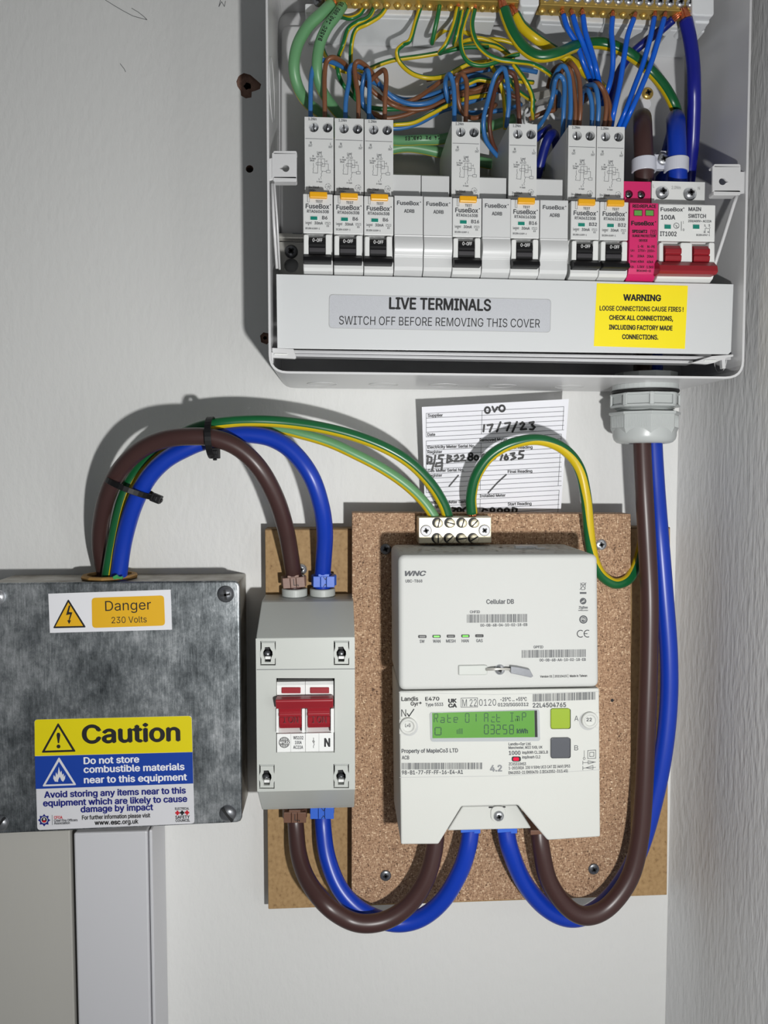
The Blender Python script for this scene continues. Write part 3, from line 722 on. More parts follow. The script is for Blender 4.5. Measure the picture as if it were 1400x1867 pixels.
def print_along(P, s, start, size, r, mat, parent, flip=False, gap=.78, side=0.0):
    """letters printed along a cable, wrapped on its surface"""
    L = [0]
    for a, b in zip(P, P[1:]): L.append(L[-1] + (b - a).length)
    mb = MB(); pos = start
    for ch in s:
        if ch != ' ':
            vs, fs = glyphs(ch, .03); out = []
            for p_ in vs:
                v = p_[1]
                d = pos + (p_[0] if not flip else -p_[0]) * size * .62
                i = max(j for j in range(len(L) - 1) if L[j] <= max(0, min(d, L[-1] - 1e-9))); f = (d - L[i]) / (L[i + 1] - L[i])
                p = P[i].lerp(P[i + 1], f); t = (P[i + 1] - P[i]).normalized(); ref = Vector((0, -1, 0)); ref = (ref - t * ref.dot(t)).normalized(); sd = ref.cross(t)
                a = ((v - .5) * size * (-1 if flip else 1)) / r + side
                out.append(p + (ref * cos(a) + sd * sin(a)) * r * 1.015)
            mb.add(out, fs, mat)
        pos += (size * gap) * (-1 if flip else 1)
    return mb.build('lettering', parent)

GP = dict(sec='yellow_pale', lohi=(75, 150))
GY = dict(sec='yellow_core')
EW = 'green and yellow wires from the earth bar'
# two thick pale green earth cables at the left
o, P = cable('earth_cable', 'outer thick pale green earth cable bulging furthest left in the fuse box', 'cable', [(378, 22, .056), (330, 70, .058), (250, 145, .058), (190, 250), (170, 370, .056), (192, 480, .05), (245, 570, .04), (330, 640, .03), (430, 760, .02), (600, 840, .018), (800, 815, .02), (1000, 850, .02), (1300, 915, .018), (1600, 920, .018)], .0036, 'green_pale', Z1, None, seg=16, bare=.006, **GP)
o, P = cable('earth_cable', 'inner thick pale green earth cable with black printed letters', 'cable', [(440, 30, .054), (400, 90, .058), (352, 155, .06), (312, 250), (298, 370, .058), (318, 480, .052), (370, 570, .042), (440, 650, .032), (560, 740, .022), (730, 778, .024), (880, 775, .028), (1010, 768, .026), (1260, 700, .02), (1390, 660, .018)], .0034, 'green_pale', Z1, None, seg=16, bare=.006, **GP)
print_along(P, 'BASEC 140/002 BS', .0315, .0024, .0034, 'print_black', o, True)
print_along(P, '14 PX CABLES', .1535, .0024, .0034, 'print_black', o, True)
# thin green and yellow wires
r0 = .00145
def gy(label, pts, conv=Z1, lohi=(40, 200), bare=.004, rr=r0, main='green_core', **k):
    return cable('earth_wire', label, 'wire', pts, rr, main, conv, EW, lohi=lohi, bare=bare, seg=14, **GY, **k)
gy('thin green and yellow wire curling left from the bar behind the lettered cable', [(560, 42, .05), (530, 82), (480, 102), (425, 95, .046), (360, 130, .04), (328, 220, .032), (335, 285), (375, 350, .036), (440, 392), (520, 398, .03), (590, 385)], lohi=(335, 150))
gy('thin green and yellow wire dropping between the lettered cable and the second breaker', [(625, 20, .052), (585, 95), (520, 125), (470, 165, .048), (442, 250), (415, 330, .04), (418, 410), (450, 480, .032), (520, 555), (580, 592), (690, 606), (800, 600, .03), (920, 588), (1020, 578), (1140, 545)], lohi=(215, 325))
gy('thin green and yellow wire running straight down toward the third breaker', [(692, 25, .053), (650, 85), (580, 130), (515, 165, .05), (490, 240), (485, 350, .042), (492, 450), (515, 530, .034), (560, 600, .03), (640, 640)], lohi=(228, 340))
gy('thin green and yellow wire sagging in a wide S from the middle of the bar', [(880, 15, .054), (845, 120), (815, 220), (775, 248, .05), (742, 285), (760, 350, .046), (830, 410), (920, 432), (1010, 420, .042), (1095, 375), (1150, 352), (1240, 340, .036)], lohi=(345, 115))
gy('thin green and yellow wire slanting across the middle of the housing', [(585, 383, .032), (660, 352), (740, 330), (870, 312), (1000, 288, .034), (1090, 256), (1190, 245), (1290, 258, .036), (1370, 310)], lohi=(20, 150), bare=0)
gy('short straight green and yellow wire hanging alone from the earth bar', [(978, 30, .056), (965, 100), (948, 180, .052), (936, 238, .046), (950, 215, .036), (1000, 172, .03), (1060, 160), (1120, 180), (1210, 215, .032), (1320, 222), (1420, 250)], lohi=(60, 300))
gy('left wire of the close green and yellow pair below the earth bar', [(1078, 42, .057), (1055, 140), (1015, 240), (978, 292, .05), (1010, 285, .036), (1120, 262), (1250, 262)], lohi=(340, 150))
gy('right wire of the close green and yellow pair below the earth bar', [(1104, 46, .054), (1085, 130), (1068, 205), (1060, 245, .044), (1110, 230, .034), (1200, 212), (1300, 250), (1390, 330)], lohi=(195, 335))
gy('green and yellow wire bending in a yellow U before the blue bundle', [(1140, 50, .054), (1112, 130), (1095, 215), (1108, 300, .052), (1150, 350), (1220, 362), (1300, 340), (1370, 312, .048), (1420, 300)], lohi=(195, 355))
gy('green and yellow wire crossing over the yellow U toward the right', [(1172, 52, .056), (1158, 140), (1180, 230), (1235, 295, .055), (1310, 330), (1400, 342), (1490, 355, .05), (1560, 390), (1620, 440, .04)], lohi=(40, 150))
gy('green and yellow wire dropping beside the sixth breaker into the dark bundle', [(640, 150, .05), (690, 215), (745, 300), (785, 400, .044), (785, 500, .04), (790, 560, .03)], Z4, (10, 150), 0)
gy('green and yellow wire falling from the U down to the second B16 breaker', [(455, 120, .046), (500, 200), (545, 300), (570, 400, .04), (580, 520), (580, 640, .034)], Z4, (0, 150), 0)
gy('green and yellow wire arching over the brown wires at the middle', [(300, 300, .04), (380, 268), (470, 280), (560, 270, .036), (660, 278), (790, 290, .03)], Z4, (20, 140), 0)
gy('short yellow wire end lying on the dark clips at the middle', [(600, 260, .046), (650, 330), (740, 400, .036), (800, 430, .028)], Z4, (30, 250), 0)
gy('green and yellow wire leaving behind the third breaker to the right', [(720, 692, .04), (830, 680), (930, 632), (1040, 575), (1130, 545, .034), (1250, 525, .03)], lohi=(0, 190), bare=0)
# heavy green earths from the middle of the bar
cable('earth_cable', 'thick dark green earth cable sweeping right behind the blue wires to the blue tail', 'cable', [(-4, 50, .064), (15, 110), (50, 190), (110, 270), (190, 312, .066), (290, 298), (390, 258, .056), (500, 238, .048), (600, 255), (700, 305), (800, 385, .042), (880, 475), (935, 570), (958, 650, .036), (960, 760, .03)], .0036, 'green_deep', Z2, seg=16, sec='yellow_core', lohi=(50, 150), bare=.006)
cable('earth_cable', 'thick yellow-faced earth cable plunging right beneath the dark green one', 'cable', [(62, 84, .058), (105, 155), (180, 218), (260, 272, .052), (340, 318), (410, 368, .044), (480, 430), (545, 490, .034), (600, 560, .03)], .0032, 'green_deep', Z2, seg=16, sec='yellow_core', lohi=(-1, 150), bare=.007)
# bright blue wires from the neutral bar
NW = 'blue wires from the neutral bar'
rb = .0017
for lab, pts in (('bright blue wire, leftmost of three running close together from the neutral bar', [(325, 82, .058), (348, 155), (398, 240, .056), (430, 330), (465, 420, .05), (500, 500, .04)]),
                 ('bright blue wire, middle of three running close together from the neutral bar', [(378, 86, .06), (402, 165), (442, 262, .058), (480, 370), (508, 455, .05), (530, 540, .04)]),
                 ('bright blue wire, rightmost of three running close together from the neutral bar', [(434, 86, .06), (448, 180), (482, 285, .06), (508, 385), (526, 470, .052), (545, 560, .042)]),
                 ('bright blue wire hanging nearly straight right of the close three', [(598, 96, .06), (592, 180), (600, 270), (597, 390, .056), (575, 490), (540, 580, .046)]),
                 ('bright blue wire slanting left over the navy cable', [(716, 102, .062), (682, 200), (660, 330), (638, 470, .06), (606, 620), (588, 720, .05)]),
                 ('bright blue wire, left of the long slanting pair near the back panel screw', [(830, 96, .06), (806, 215), (765, 360, .056), (722, 475), (672, 610), (628, 715, .048)]),
                 ('bright blue wire, right of the long slanting pair near the back panel screw', [(885, 100, .062), (852, 220), (812, 350, .059), (762, 475), (705, 605), (655, 715, .05)])):
    cable('neutral_wire', lab, 'wire', pts, rb, 'blue_bright', Z2, NW, bare=.004)
cable('neutral_cable', 'thick navy cable crossing behind the slanting blue wires', 'cable', [(935, 108, .056), (860, 172, .05), (770, 240), (690, 315, .044), (630, 410), (600, 520), (575, 640, .036), (540, 760, .028)], .0027, 'navy', Z2, bare=.006)
cable('neutral_tail', 'very thick violet-blue cable falling from the right end of the neutral bar', 'cable', [(1005, 112, .06), (1028, 220), (1045, 350), (1050, 480), (1050, 620, .054), (1042, 800, .046), (1025, 960, .036), (1010, 1100, .03)], .0043, 'blue_dark', Z2, seg=18, bare=.007)
# navy loops between the breakers
cable('neutral_cable', 'navy cable loop showing between the second B16 and the first B32 breaker', 'cable', [(170, 1010, .03), (195, 920, .036), (222, 820, .04), (250, 752, .042), (275, 752, .036), (292, 830, .028), (295, 900, .022)], .0032, 'navy', Z2)
cable('neutral_cable', 'short navy cable stub behind the right edge of the second B16 breaker', 'cable', [(170, 770, .03), (215, 735, .034), (245, 710, .03)], .0026, 'navy', Z2)
# breaker wires
LW, BW = 'brown wires looping out of the breakers', 'blue wires looping out of the breakers'
rw = .0015
def blue(lab, pts, conv=Z1): cable('neutral_wire', lab, 'wire', pts, rw, 'blue_core', conv, BW)
def brown(lab, pts, conv=Z1, mat='brown_core'): cable('live_wire', lab, 'wire', pts, rw, mat, conv, LW)
blue('blue wire rising from the first breaker at the far left', [(262, 690, .056), (262, 560, .058), (266, 430), (285, 360), (330, 335), (400, 352, .05), (475, 390, .044), (560, 432, .038), (640, 472), (700, 522), (780, 552, .034), (870, 545), (950, 520), (1040, 490, .03), (1180, 470)])
brown('brown wire rising from the first breaker at the far left', [(342, 690, .056), (340, 520, .06), (340, 420), (350, 345), (385, 318), (440, 345, .052), (490, 395, .046), (550, 445), (630, 525, .04), (720, 582), (800, 606, .036), (900, 602), (1000, 562), (1100, 528), (1250, 495, .03)])
blue('blue wire rising from the second breaker from the left', [(455, 690, .056), (458, 560, .058), (476, 450), (478, 385, .058), (505, 360), (570, 385, .052), (620, 430, .046), (660, 485), (730, 545, .042), (820, 577), (920, 570), (1010, 525, .036), (1120, 480, .03)])
brown('brown wire rising from the second breaker from the left', [(528, 690, .056), (526, 540, .06), (510, 420), (508, 362), (530, 342), (575, 372, .054), (620, 430, .048), (700, 545, .04), (770, 570), (850, 545), (940, 485, .036), (1030, 420), (1150, 390), (1240, 372, .03)])
blue('grey-blue wire looping tightly above the third breaker', [(585, 690, .056), (588, 540, .06), (588, 440), (578, 392), (560, 420, .052), (548, 500, .048), (552, 570), (580, 620, .042), (640, 690, .03), (740, 712, .028), (860, 685), (980, 620), (1060, 595, .028)])
brown('brown wire rising from the third breaker', [(672, 690, .056), (676, 540, .06), (682, 440), (672, 390), (640, 405, .054), (590, 450, .048), (540, 490, .044), (545, 570, .038), (600, 625, .034), (680, 655), (780, 640), (880, 605), (1020, 580, .03)])
blue('blue wire looping above the left B16 breaker', [(1058, 710, .056), (1060, 560, .058), (1052, 460), (1032, 412), (1010, 450, .05), (1020, 540, .044), (1052, 600, .036), (1130, 640, .03)])
brown('brown wire looping above the left B16 breaker', [(1120, 710, .056), (1128, 540, .06), (1126, 450), (1100, 410), (1074, 450, .052), (1082, 560, .048), (1110, 630, .044), (1170, 655, .04), (1230, 630), (1290, 580, .034)])
blue('blue wire arching left of the right B16 breaker, furthest outside', [(1348, 710, .054), (1362, 560, .06), (1352, 440), (1332, 380), (1285, 425, .056), (1248, 550, .052), (1222, 660), (1232, 770, .046), (1285, 850, .04), (1330, 890, .036)])
brown('brown wire in front of the right B16 breaker', [(690, 640, .056), (680, 480, .06), (660, 270), (610, 212), (545, 265, .052), (500, 360, .05), (465, 560), (470, 680, .046), (500, 780, .04), (540, 830, .036)], Z4, 'brown_dark')
blue('blue wire arching widest left of the first B32 breaker', [(1010, 720, .05), (1020, 480, .058), (1025, 300), (990, 240, .06), (955, 280, .056), (935, 400), (900, 510, .048), (840, 610, .038), (800, 650, .03)], Z4)
blue('blue wire arching highest above the first B32 breaker', [(1055, 660, .056), (1072, 480, .06), (1060, 250), (1015, 165), (965, 215, .054), (930, 330, .046), (985, 380, .04), (985, 480, .036)], Z4)
brown('brown wire, left of the pair above the first B32 breaker', [(1098, 660, .056), (1110, 480, .06), (1085, 260), (1055, 180), (1000, 160, .05), (940, 200, .04), (900, 330, .032)], Z4)
brown('brown wire, right of the pair above the first B32 breaker', [(1130, 660, .056), (1145, 480, .062), (1135, 260), (1085, 155), (1040, 160, .054), (960, 300, .04), (960, 480, .034), (880, 510), (760, 565, .03)], Z4)
blue('blue wire, left of two arching above the second B32 breaker', [(1228, 660, .056), (1232, 470, .06), (1205, 355), (1165, 360, .05), (1140, 440, .04), (1120, 560, .03)], Z4)
blue('blue wire, right of two arching above the second B32 breaker', [(1270, 660, .056), (1282, 470, .062), (1260, 330), (1215, 308, .056), (1170, 340, .046), (1150, 460, .036)], Z4)
brown('brown wire, left of two arching above the second B32 breaker', [(1318, 660, .056), (1340, 480, .06), (1320, 360), (1275, 298), (1220, 320, .05), (1170, 430, .036)], Z4)
brown('brown wire, right of two arching above the second B32 breaker', [(1352, 660, .056), (1372, 520, .058), (1345, 400), (1300, 320), (1240, 305, .048), (1190, 420, .034)], Z4)
# wires of the bundle at the back
blue('blue wire at the top of the bundle behind the B16 breakers', [(0, 340, .026), (130, 265), (250, 240), (440, 195), (560, 178), (700, 190), (820, 212, .024)], Z4)
blue('blue wire bending in the middle of the bundle behind the B16 breakers', [(0, 440, .03), (130, 385), (220, 290), (330, 240), (430, 255), (520, 300, .026), (640, 340)], Z4)
blue('blue wire lowest in the bundle behind the left B16 breaker', [(-20, 555, .026), (90, 505), (170, 470), (300, 440), (420, 400), (540, 350, .024)], Z4)
blue('blue wire crossing low behind the brown loop of the left B16 breaker', [(290, 520, .03), (400, 515), (500, 505), (600, 490), (700, 455, .024)], Z4)
brown('brown wire at the top of the bundle behind the B16 breakers', [(-10, 270, .022), (110, 245), (230, 215), (340, 185), (430, 178, .022), (560, 230)], Z4)
brown('brown wire in the upper half of the bundle behind the B16 breakers', [(-20, 480, .034), (110, 420), (230, 375), (340, 350), (450, 310), (560, 290, .026)], Z4)
brown('brown wire in the lower half of the bundle behind the B16 breakers', [(200, 330, .026), (300, 320), (430, 310), (560, 360), (690, 410, .024)], Z4, 'brown_dark')
# white clip rings and dark gap at the middle
for lab, pts in (('white plastic clip ring standing open behind the second B16 breaker', [(752, 484, .03), (722, 530), (730, 590), (770, 610), (835, 625), (862, 590)]), ('white plastic clip ring behind the wires of the first B32 breaker', [(920, 515, .03), (950, 555), (985, 560), (1000, 520)])):
    P = spline(path(pts, Z4), 5); mb = MB(); mb.tube(P, .0011, 'cleat_pale', 8); tag(mb.build('cable_clip'), lab, 'clip')
mb = MB(); mb.ppx([Z4(640, 400), Z4(910, 340), Z4(930, 390), Z4(700, 460)], .02, .0095, 'steel'); tag(mb.build('metal_strap', bevel=.0004), 'small grey metal strap at the back behind the wire bundle', 'strap')

# main tails rising at the back, bending over and entering the main switch
zf = zs(1170, 690, .045)
def tail(name, lab, x, ytop, xb, r, mat, lower, dh):
    top = [W(xb, 640, .040 + dh), W(xb, 520, .027 + dh), W(xb + 1, 420, .024 + dh), W(x + (xb - x) * .4, 300, .026), W(x - 1, 235, .03), W(x - 2, ytop + 8, .041), W(x - 1, ytop + 13, .053), W(x, 250, .060), W(x + 2, 300, .0605), W(x + 3, 340, .058)]
    P = spline(list(reversed(path(lower))) and list(path(lower)) + top, 8); mb = MB(); mb.tube(P, r, mat, 20)
    return tag(mb.build(name), lab, 'cable')
tail('live_tail', 'thick brown cable from meter up through the grey gland into the fuse box', 1172, 208, 1172, .0060, 'brown_tail',
     [(982, 1505, .062), (986, 1545, .066), (1000, 1605, .068), (1032, 1652, .068), (1068, 1670, .068), (1110, 1652, .066), (1148, 1600, .064), (1166, 1530, .062), (1174, 1440, .06), (1179, 1320, .058), (1183, 1200, .056), (1184, 1090, .055), (1179, 980, .052), (1174, 890, .052), (1170, 800, .0512), (1170, 720, .0512)], .008)
tail('neutral_tail', 'thick blue cable from meter up through the grey gland into the fuse box', 1233, 210, 1192, .0060, 'blue_tail',
     [(921, 1505, .062), (930, 1550, .064), (955, 1608, .06), (995, 1655, .056), (1040, 1674, .054), (1085, 1660, .052), (1128, 1618, .050), (1165, 1550, .049), (1192, 1460, .049), (1210, 1370, .050), (1219, 1280, .050), (1219, 1190, .05), (1211, 1080, .049), (1203, 980, .047), (1196, 890, .0425), (1191, 800, .0405), (1191, 720, .0405)], -.003)

# plastic cleat over the two tails
cl = thing('cable_cleat', 'translucent white plastic cleat screwed over brown and blue tails', 'cleat', W(1208, 292, .06))
mb = MB()
for x, half in ((1174, 22), (1233, 22)):
    c = W(x, 292, .0595); r = .0078; z0, z1 = W(x, 305, .068).z, W(x, 281, .068).z
    ang = [radians(a) for a in range(-20, 201, 10)]
    o_ = [(c.x + r * cos(a), c.y - r * sin(a)) for a in ang]; i_ = [(c.x + (r - .0013) * cos(a), c.y - (r - .0013) * sin(a)) for a in ang]
    loop = o_ + i_[::-1]; n = len(loop)
    vs = [(a, b, z0) for a, b in loop] + [(a, b, z1) for a, b in loop]; k = len(ang)
    fs = [[(i + 1) % n, i, n + i, n + (i + 1) % n] for i in range(n)] + [[i, i + 1, n - 2 - i, n - 1 - i] for i in range(k - 1)] + [[n + i + 1, n + i, 2 * n - 1 - i, 2 * n - 2 - i] for i in range(k - 1)]
    mb.add(vs, fs, 'cleat')
a, b = W(1193, 306, .06), W(1219, 280, .06); mb.box((a.x, -.0585, a.z), (b.x, -.0545, b.z), 'cleat'); a, b = W(1199, 306, .05), W(1213, 280, .05); mb.box((a.x, -.0545, a.z), (b.x, -.0045, b.z), 'cleat')
mb.build('strap', cl, bevel=.0003); screw(1208.5, 291, 10.5, .0585, cl, 'zinc', 'pozi', .4)

# ------------------------------------------------------------------ cable gland under the housing
gc = W(1176, 712, .046); gz = W(1170, 681 + 8, .09).z
gl = thing('cable_gland', 'grey ribbed plastic cable gland under the fuse box', 'cable gland', Vector((gc.x, gc.y, gz)))
def gh(py): return zs(1176, py, .068) - gz
B = Vector((gc.x, gc.y, gz)); UPZ = (0, 0, 1); XA = (cos(.2), sin(.2), 0)
RG = .0215
mb = MB(); mb.lathe(B, UPZ, [(RG * .97, .0013), (RG * .97, .008), (.016, .008), (.016, .0013)], 'gland_grey', 12, False, xa=XA, cap=False); mb.build('lock_nut', gl, bevel=.0005)
y1, y2 = gh(711.5), gh(739)
mb = MB(); mb.lathe(B, UPZ, [(RG * 1.0, 0), (RG * 1.0, gh(704)), (RG * 1.02, gh(706)), (RG * .9, gh(706))], 'gland_grey', 40, False); mb.build('collar', gl)
mb = MB(); mb.lathe(B, UPZ, [(RG * 1.01, gh(705)), (RG * 1.03, gh(708)), (RG * 1.01, gh(711.5)), (RG * .9, gh(711.5))], 'rubber', 40); mb.build('sealing_ring', gl, label='black rubber sealing ring')
mb = MB(); mb.lathe(B, UPZ, [(RG * .95, y1), (RG * 1.07, y1 - .0006), (RG * 1.07, y1 - .002), (RG * .99, y1 - .0022), (RG * .99, y2 + .0018), (RG * 1.07, y2 + .0016), (RG * 1.07, y2), (RG * .9, y2)], 'gland_grey', 8, False, xa=XA)
for j in range(8):
    a = 2 * pi * j / 8 + .2 + 2 * pi / 16; c = B + Vector((cos(a), sin(a), 0)) * RG * 1.0
    w = Vector((-sin(a), cos(a), 0)); q = [c + w * .0014 + Vector((cos(a), sin(a), 0)) * .0014, c - w * .0014 + Vector((cos(a), sin(a), 0)) * .0014, c - w * .0014, c + w * .0014]
    vs = [p + Vector((0, 0, y1 - .001)) for p in q] + [p + Vector((0, 0, y2 + .0008)) for p in q]
    mb.add(vs, [[0, 1, 2, 3], [7, 6, 5, 4]] + [[i, (i + 1) % 4, 4 + (i + 1) % 4, 4 + i] for i in range(4)], 'gland_grey')
mb.build('hex_flange', gl, bevel=.0004)
mb = MB(); pr = []; za, zb_ = gh(738), gh(750)
for i in range(7): pr.append((RG * (.9 if i % 2 == 0 else .83), za + (zb_ - za) * i / 6))
mb.lathe(B, UPZ, pr, 'gland_grey', 32, False); mb.build('thread', gl)
mb = MB(); za, zb_ = gh(747), gh(787)
mb.lathe(B, UPZ, [(RG * .85, za), (RG * 1.1, za - .0004), (RG * 1.1, za - .0018), (RG * 1.05, za - .0024), (RG * 1.045, zb_ + .003), (RG * .96, zb_ - .001), (RG * .9, zb_ - .001)], 'gland_grey', 8, False, xa=XA)
for j in range(8):
    a0 = 2 * pi * j / 8 + .2
    p0 = B + Vector((cos(a0 + pi / 8), sin(a0 + pi / 8), 0)) * RG * 1.045; p1 = B + Vector((cos(a0 + 3 * pi / 8), sin(a0 + 3 * pi / 8), 0)) * RG * 1.045
    for k in range(2, 19):
        p = p0.lerp(p1, k / 20); mb.tube([p + Vector((0, 0, za - .003)), p + Vector((0, 0, zb_ + .0035))], .00024, 'gland_grey', 4, False, None, False)
mb.build('cap_nut', gl, bevel=.0003)
mb = MB(); zc = gh(807)
mb.lathe(B, UPZ, [(RG * .97, zb_ + .003), (RG * .965, zb_ - .002), (RG * .93, zb_ - .0045), (RG * .85, zc + .0008), (RG * .74, zc), (RG * .6, zc + .0002), (RG * .6, zc + .004)], 'gland_grey', 40, True, cap=False)
mb.lathe(B, UPZ, [(RG * .6, zc + .003), (.001, zc + .003)], 'rubber', 24, cap=False); mb.build('dome', gl)

# ================================================================== boards
mb = MB(); mb.ppx([(483, 964), (1222, 961), (1216, 1632), (489, 1658)], .018, .002, 'mdf'); mb.ppx([(483, 964), (1222, 961), (1222, 964), (483, 967)], .0185, .0022, 'cut_board')
mdf = tag(mb.build('backing_board', bevel=.0006), 'plain brown fibreboard fixed to the wall behind the speckled board', 'board')
md = thing('mounting_board', 'speckled chipboard panel carrying the white electricity meter', 'board', W(900, 1640, .018))
mb = MB(); mb.ppx([(642, 935), (1150, 937), (1150, 1633), (641, 1650)], .036, .018, 'chipboard'); mb.build('panel', md, bevel=.0004)
for x, y, mt, a in ((703, 1001, 'dark_zinc', .4), (1095.5, 993, 'zinc', .2), (703, 1596, 'dark_zinc', .1), (1082, 1584, 'dark_zinc', .5)): screw(x, y, 10, .0360, md, mt, 'pozi', a, .2)
mb = MB(); mb.disc(1116, 1277, 3, .0362, 'slot_dark', 10); mb.build('drill_hole', md)
mdfs = screw(549, 1038, 11, .018, None, 'zinc', 'pozi', .3); tag(mdfs, 'silver screw head in the brown board beside the brown cable', 'screw')

# ------------------------------------------------------------------ paper with the readings
def hp_(x, y): return .026 - (y - 735) / 215 * .0085 + .0012 * ((x - 900) / 140) ** 2
def hi_(x, y): return hp_(x, y) + .00025
pc = [(769, 742), (1037, 727.5), (1021, 950), (775, 950)]
mb = MB(); n = 8; vs = []
for j in range(n + 1):
    for i in range(n + 1):
        u, v = i / n, j / n
        x = (pc[0][0] * (1 - u) + pc[1][0] * u) * (1 - v) + (pc[3][0] * (1 - u) + pc[2][0] * u) * v; y = (pc[0][1] * (1 - u) + pc[1][1] * u) * (1 - v) + (pc[3][1] * (1 - u) + pc[2][1] * u) * v
        vs.append(W(x, y, hp_(x, y)))
fs = [[j * (n + 1) + i, j * (n + 1) + i + 1, (j + 1) * (n + 1) + i + 1, (j + 1) * (n + 1) + i] for j in range(n) for i in range(n)]
N2 = len(vs); mb.add(vs + [p + Vector((0, .00015, 0)) for p in vs], fs + [[a + N2 for a in reversed(f)] for f in fs], 'paper', True)
pp = tag(mb.build('paper_form'), 'white ruled paper form with black handwriting tucked behind the chipboard', 'paper')
ZP = lambda x, y: (740 + x / 4.375, 720 + y / 4.375)
mb = MB(); g = 'print_grey'
def pl(p, w=.7, m=g): mb.line([ZP(*q) for q in p], w, hi_, m)
def ruled(xl, yl, xr, yr, dyl, dyr, n, mid):
    for i in range(n + 1):
        a, b = yl + dyl * i, yr + dyr * i
        segs = 6
        pl([(xl + (xr - xl) * q / segs, a + (b - a) * q / segs) for q in range(segs + 1)])
    pl([(xl, yl), (xl, yl + dyl * n)]); pl([(xr, yr), (xr - 14 * n / 6, yr + dyr * n)])
    for m_ in mid: pl(m_)
ruled(162, 148, 1260, 94, 37.5, 37, 5, [[(608, 126), (602, 312)]])
ruled(162, 368, 1240, 312, 37.5, 37.5, 11, [[(600, 385), (592, 756)]])
ruled(165, 815, 1222, 760, 38, 38, 5, [[(592, 830), (590, 935)]])
for s, x0, x1, y, b in (('Supplier', 174, 295, 176, .02), ('Date', 172, 234, 328, .02), ('Removed Meter', 588, 810, 371, .02), ('Electricity Meter Serial No.', 172, 553, 429, .012), ('Register', 172, 290, 468, .012), ('Final Reading', 812, 1010, 433, .012),
                        ('Gas Meter Serial No.', 175, 463, 617, .012), ('Register', 172, 290, 655, .012), ('Final Reading', 812, 1008, 624, .012), ('Installed Meter', 588, 795, 817, .02), ('Electricity Meter Serial No.', 172, 560, 871, .012), ('Register', 172, 290, 905, .012), ('Start Reading', 812, 1002, 883, .012)):
    a, yb = ZP(x0, y); b_, _ = ZP(x1, y); mb.text(s, a, b_, yb, 5.2, hi_, 'print_black', b, -.03)
mb.build('printed_lines', pp)
mb = MB(); hw = lambda x, y: hp_(x, y) + .0004
def pen(*strokes, w=3.6):
    for s in strokes: mb.line([ZP(*q) for q in s], w, hw, 'pen', True)
def loop(cx, cy, rx, ry, a0=0, a1=360, n=12): return [(cx + rx * cos(radians(a0 + (a1 - a0) * i / n)), cy + ry * sin(radians(a0 + (a1 - a0) * i / n))) for i in range(n + 1)]
pen(loop(650, 122, 20, 24), [(690, 95), (706, 134), (730, 98)], loop(766, 108, 22, 24))
pen([(625, 240), (618, 292)], [(650, 242), (692, 236), (668, 294)], [(755, 218), (725, 292)], [(790, 228), (832, 222), (806, 284)], [(886, 216), (850, 294)], [(912, 232), (930, 218), (945, 232), (915, 276), (960, 272)], [(985, 222), (1020, 216), (1004, 240), (1028, 256), (1012, 276), (988, 274)])
pen([(176, 490), (172, 550)], [(170, 490), (205, 500), (205, 530), (172, 545)], [(235, 484), (225, 545)], [(300, 482), (265, 486), (262, 508), (290, 512), (286, 540), (258, 545)], [(335, 482), (328, 540)], [(332, 484), (362, 490), (345, 508), (372, 525), (330, 538)], [(388, 490), (410, 480), (418, 498), (385, 530), (425, 528)], [(438, 488), (458, 480), (464, 496), (436, 526), (474, 524)], loop(516, 478, 15, 14), loop(514, 506, 17, 16), loop(562, 502, 15, 18))
pen(loop(625, 496, 18, 24), loop(700, 490, 16, 24), [(770, 480), (755, 520)], [(800, 476), (790, 512)], loop(800, 505, 14, 14), [(835, 470), (866, 464), (850, 486), (876, 500), (840, 518)], [(940, 446), (908, 452), (904, 472), (936, 480), (930, 502), (898, 508)])
pen([(192, 550), (224, 546), (208, 600)], [(246, 544), (236, 572), (290, 566)], [(290, 542), (284, 600)]); pen([(418, 642), (345, 728)], w=2.6); pen([(800, 636), (730, 700), (656, 782)], w=2.6)
pen([(165, 935), (200, 905), (235, 935)], [(370, 900), (400, 906), (375, 935)], loop(425, 918, 15, 18), [(478, 898), (455, 915), (462, 940)], [(605, 940), (620, 908), (650, 920)], loop(690, 918, 16, 16), loop(750, 922, 18, 16), loop(805, 920, 18, 14), [(850, 940), (852, 900), (885, 910), (880, 935)])
mb.build('handwriting', pp, label='thick black handwriting')

# ================================================================== earth terminal block on the chipboard
tb = thing('earth_terminal_block', 'silvery metal earth terminal block screwed above the meter', 'terminal block', W(829, 990, .036))
HB = .0500
mb = MB(); mb.ppx([(763, 943), (896, 942.5), (896, 990), (763, 991)], HB, .036, 'silver_brass'); mb.build('block', tb, bevel=.0006)
for i, x in enumerate((799, 821, 843, 865)):
    for j, (y, dx) in enumerate(((953.5, 0), (981.5, -1))):
        mb = MB(); mb.disc(x + dx - 2, y - .5, 9.6, HB + .0001, 'slot_dark', 18); mb.build('screw_socket', tb)
        screw(x + dx + .6, y + .5, 8.2, HB + .0002, tb, 'silver_brass', 'slot', [1.35, 2.9, 1.3, .8, 1.57, .75, .1, .55][i + 4 * j], .12, 'clamp_screw')
for x, y, a in ((776.5, 967.5, .2), (883, 967, .7)):
    mb = MB(); mb.disc(x, y, 10.8, HB + .00012, 'slot_dark', 20); mb.build('screw_rim', tb); screw(x, y, 9.8, HB + .0001, tb, 'label_white', 'pozi', a, .1, 'fixing_screw')
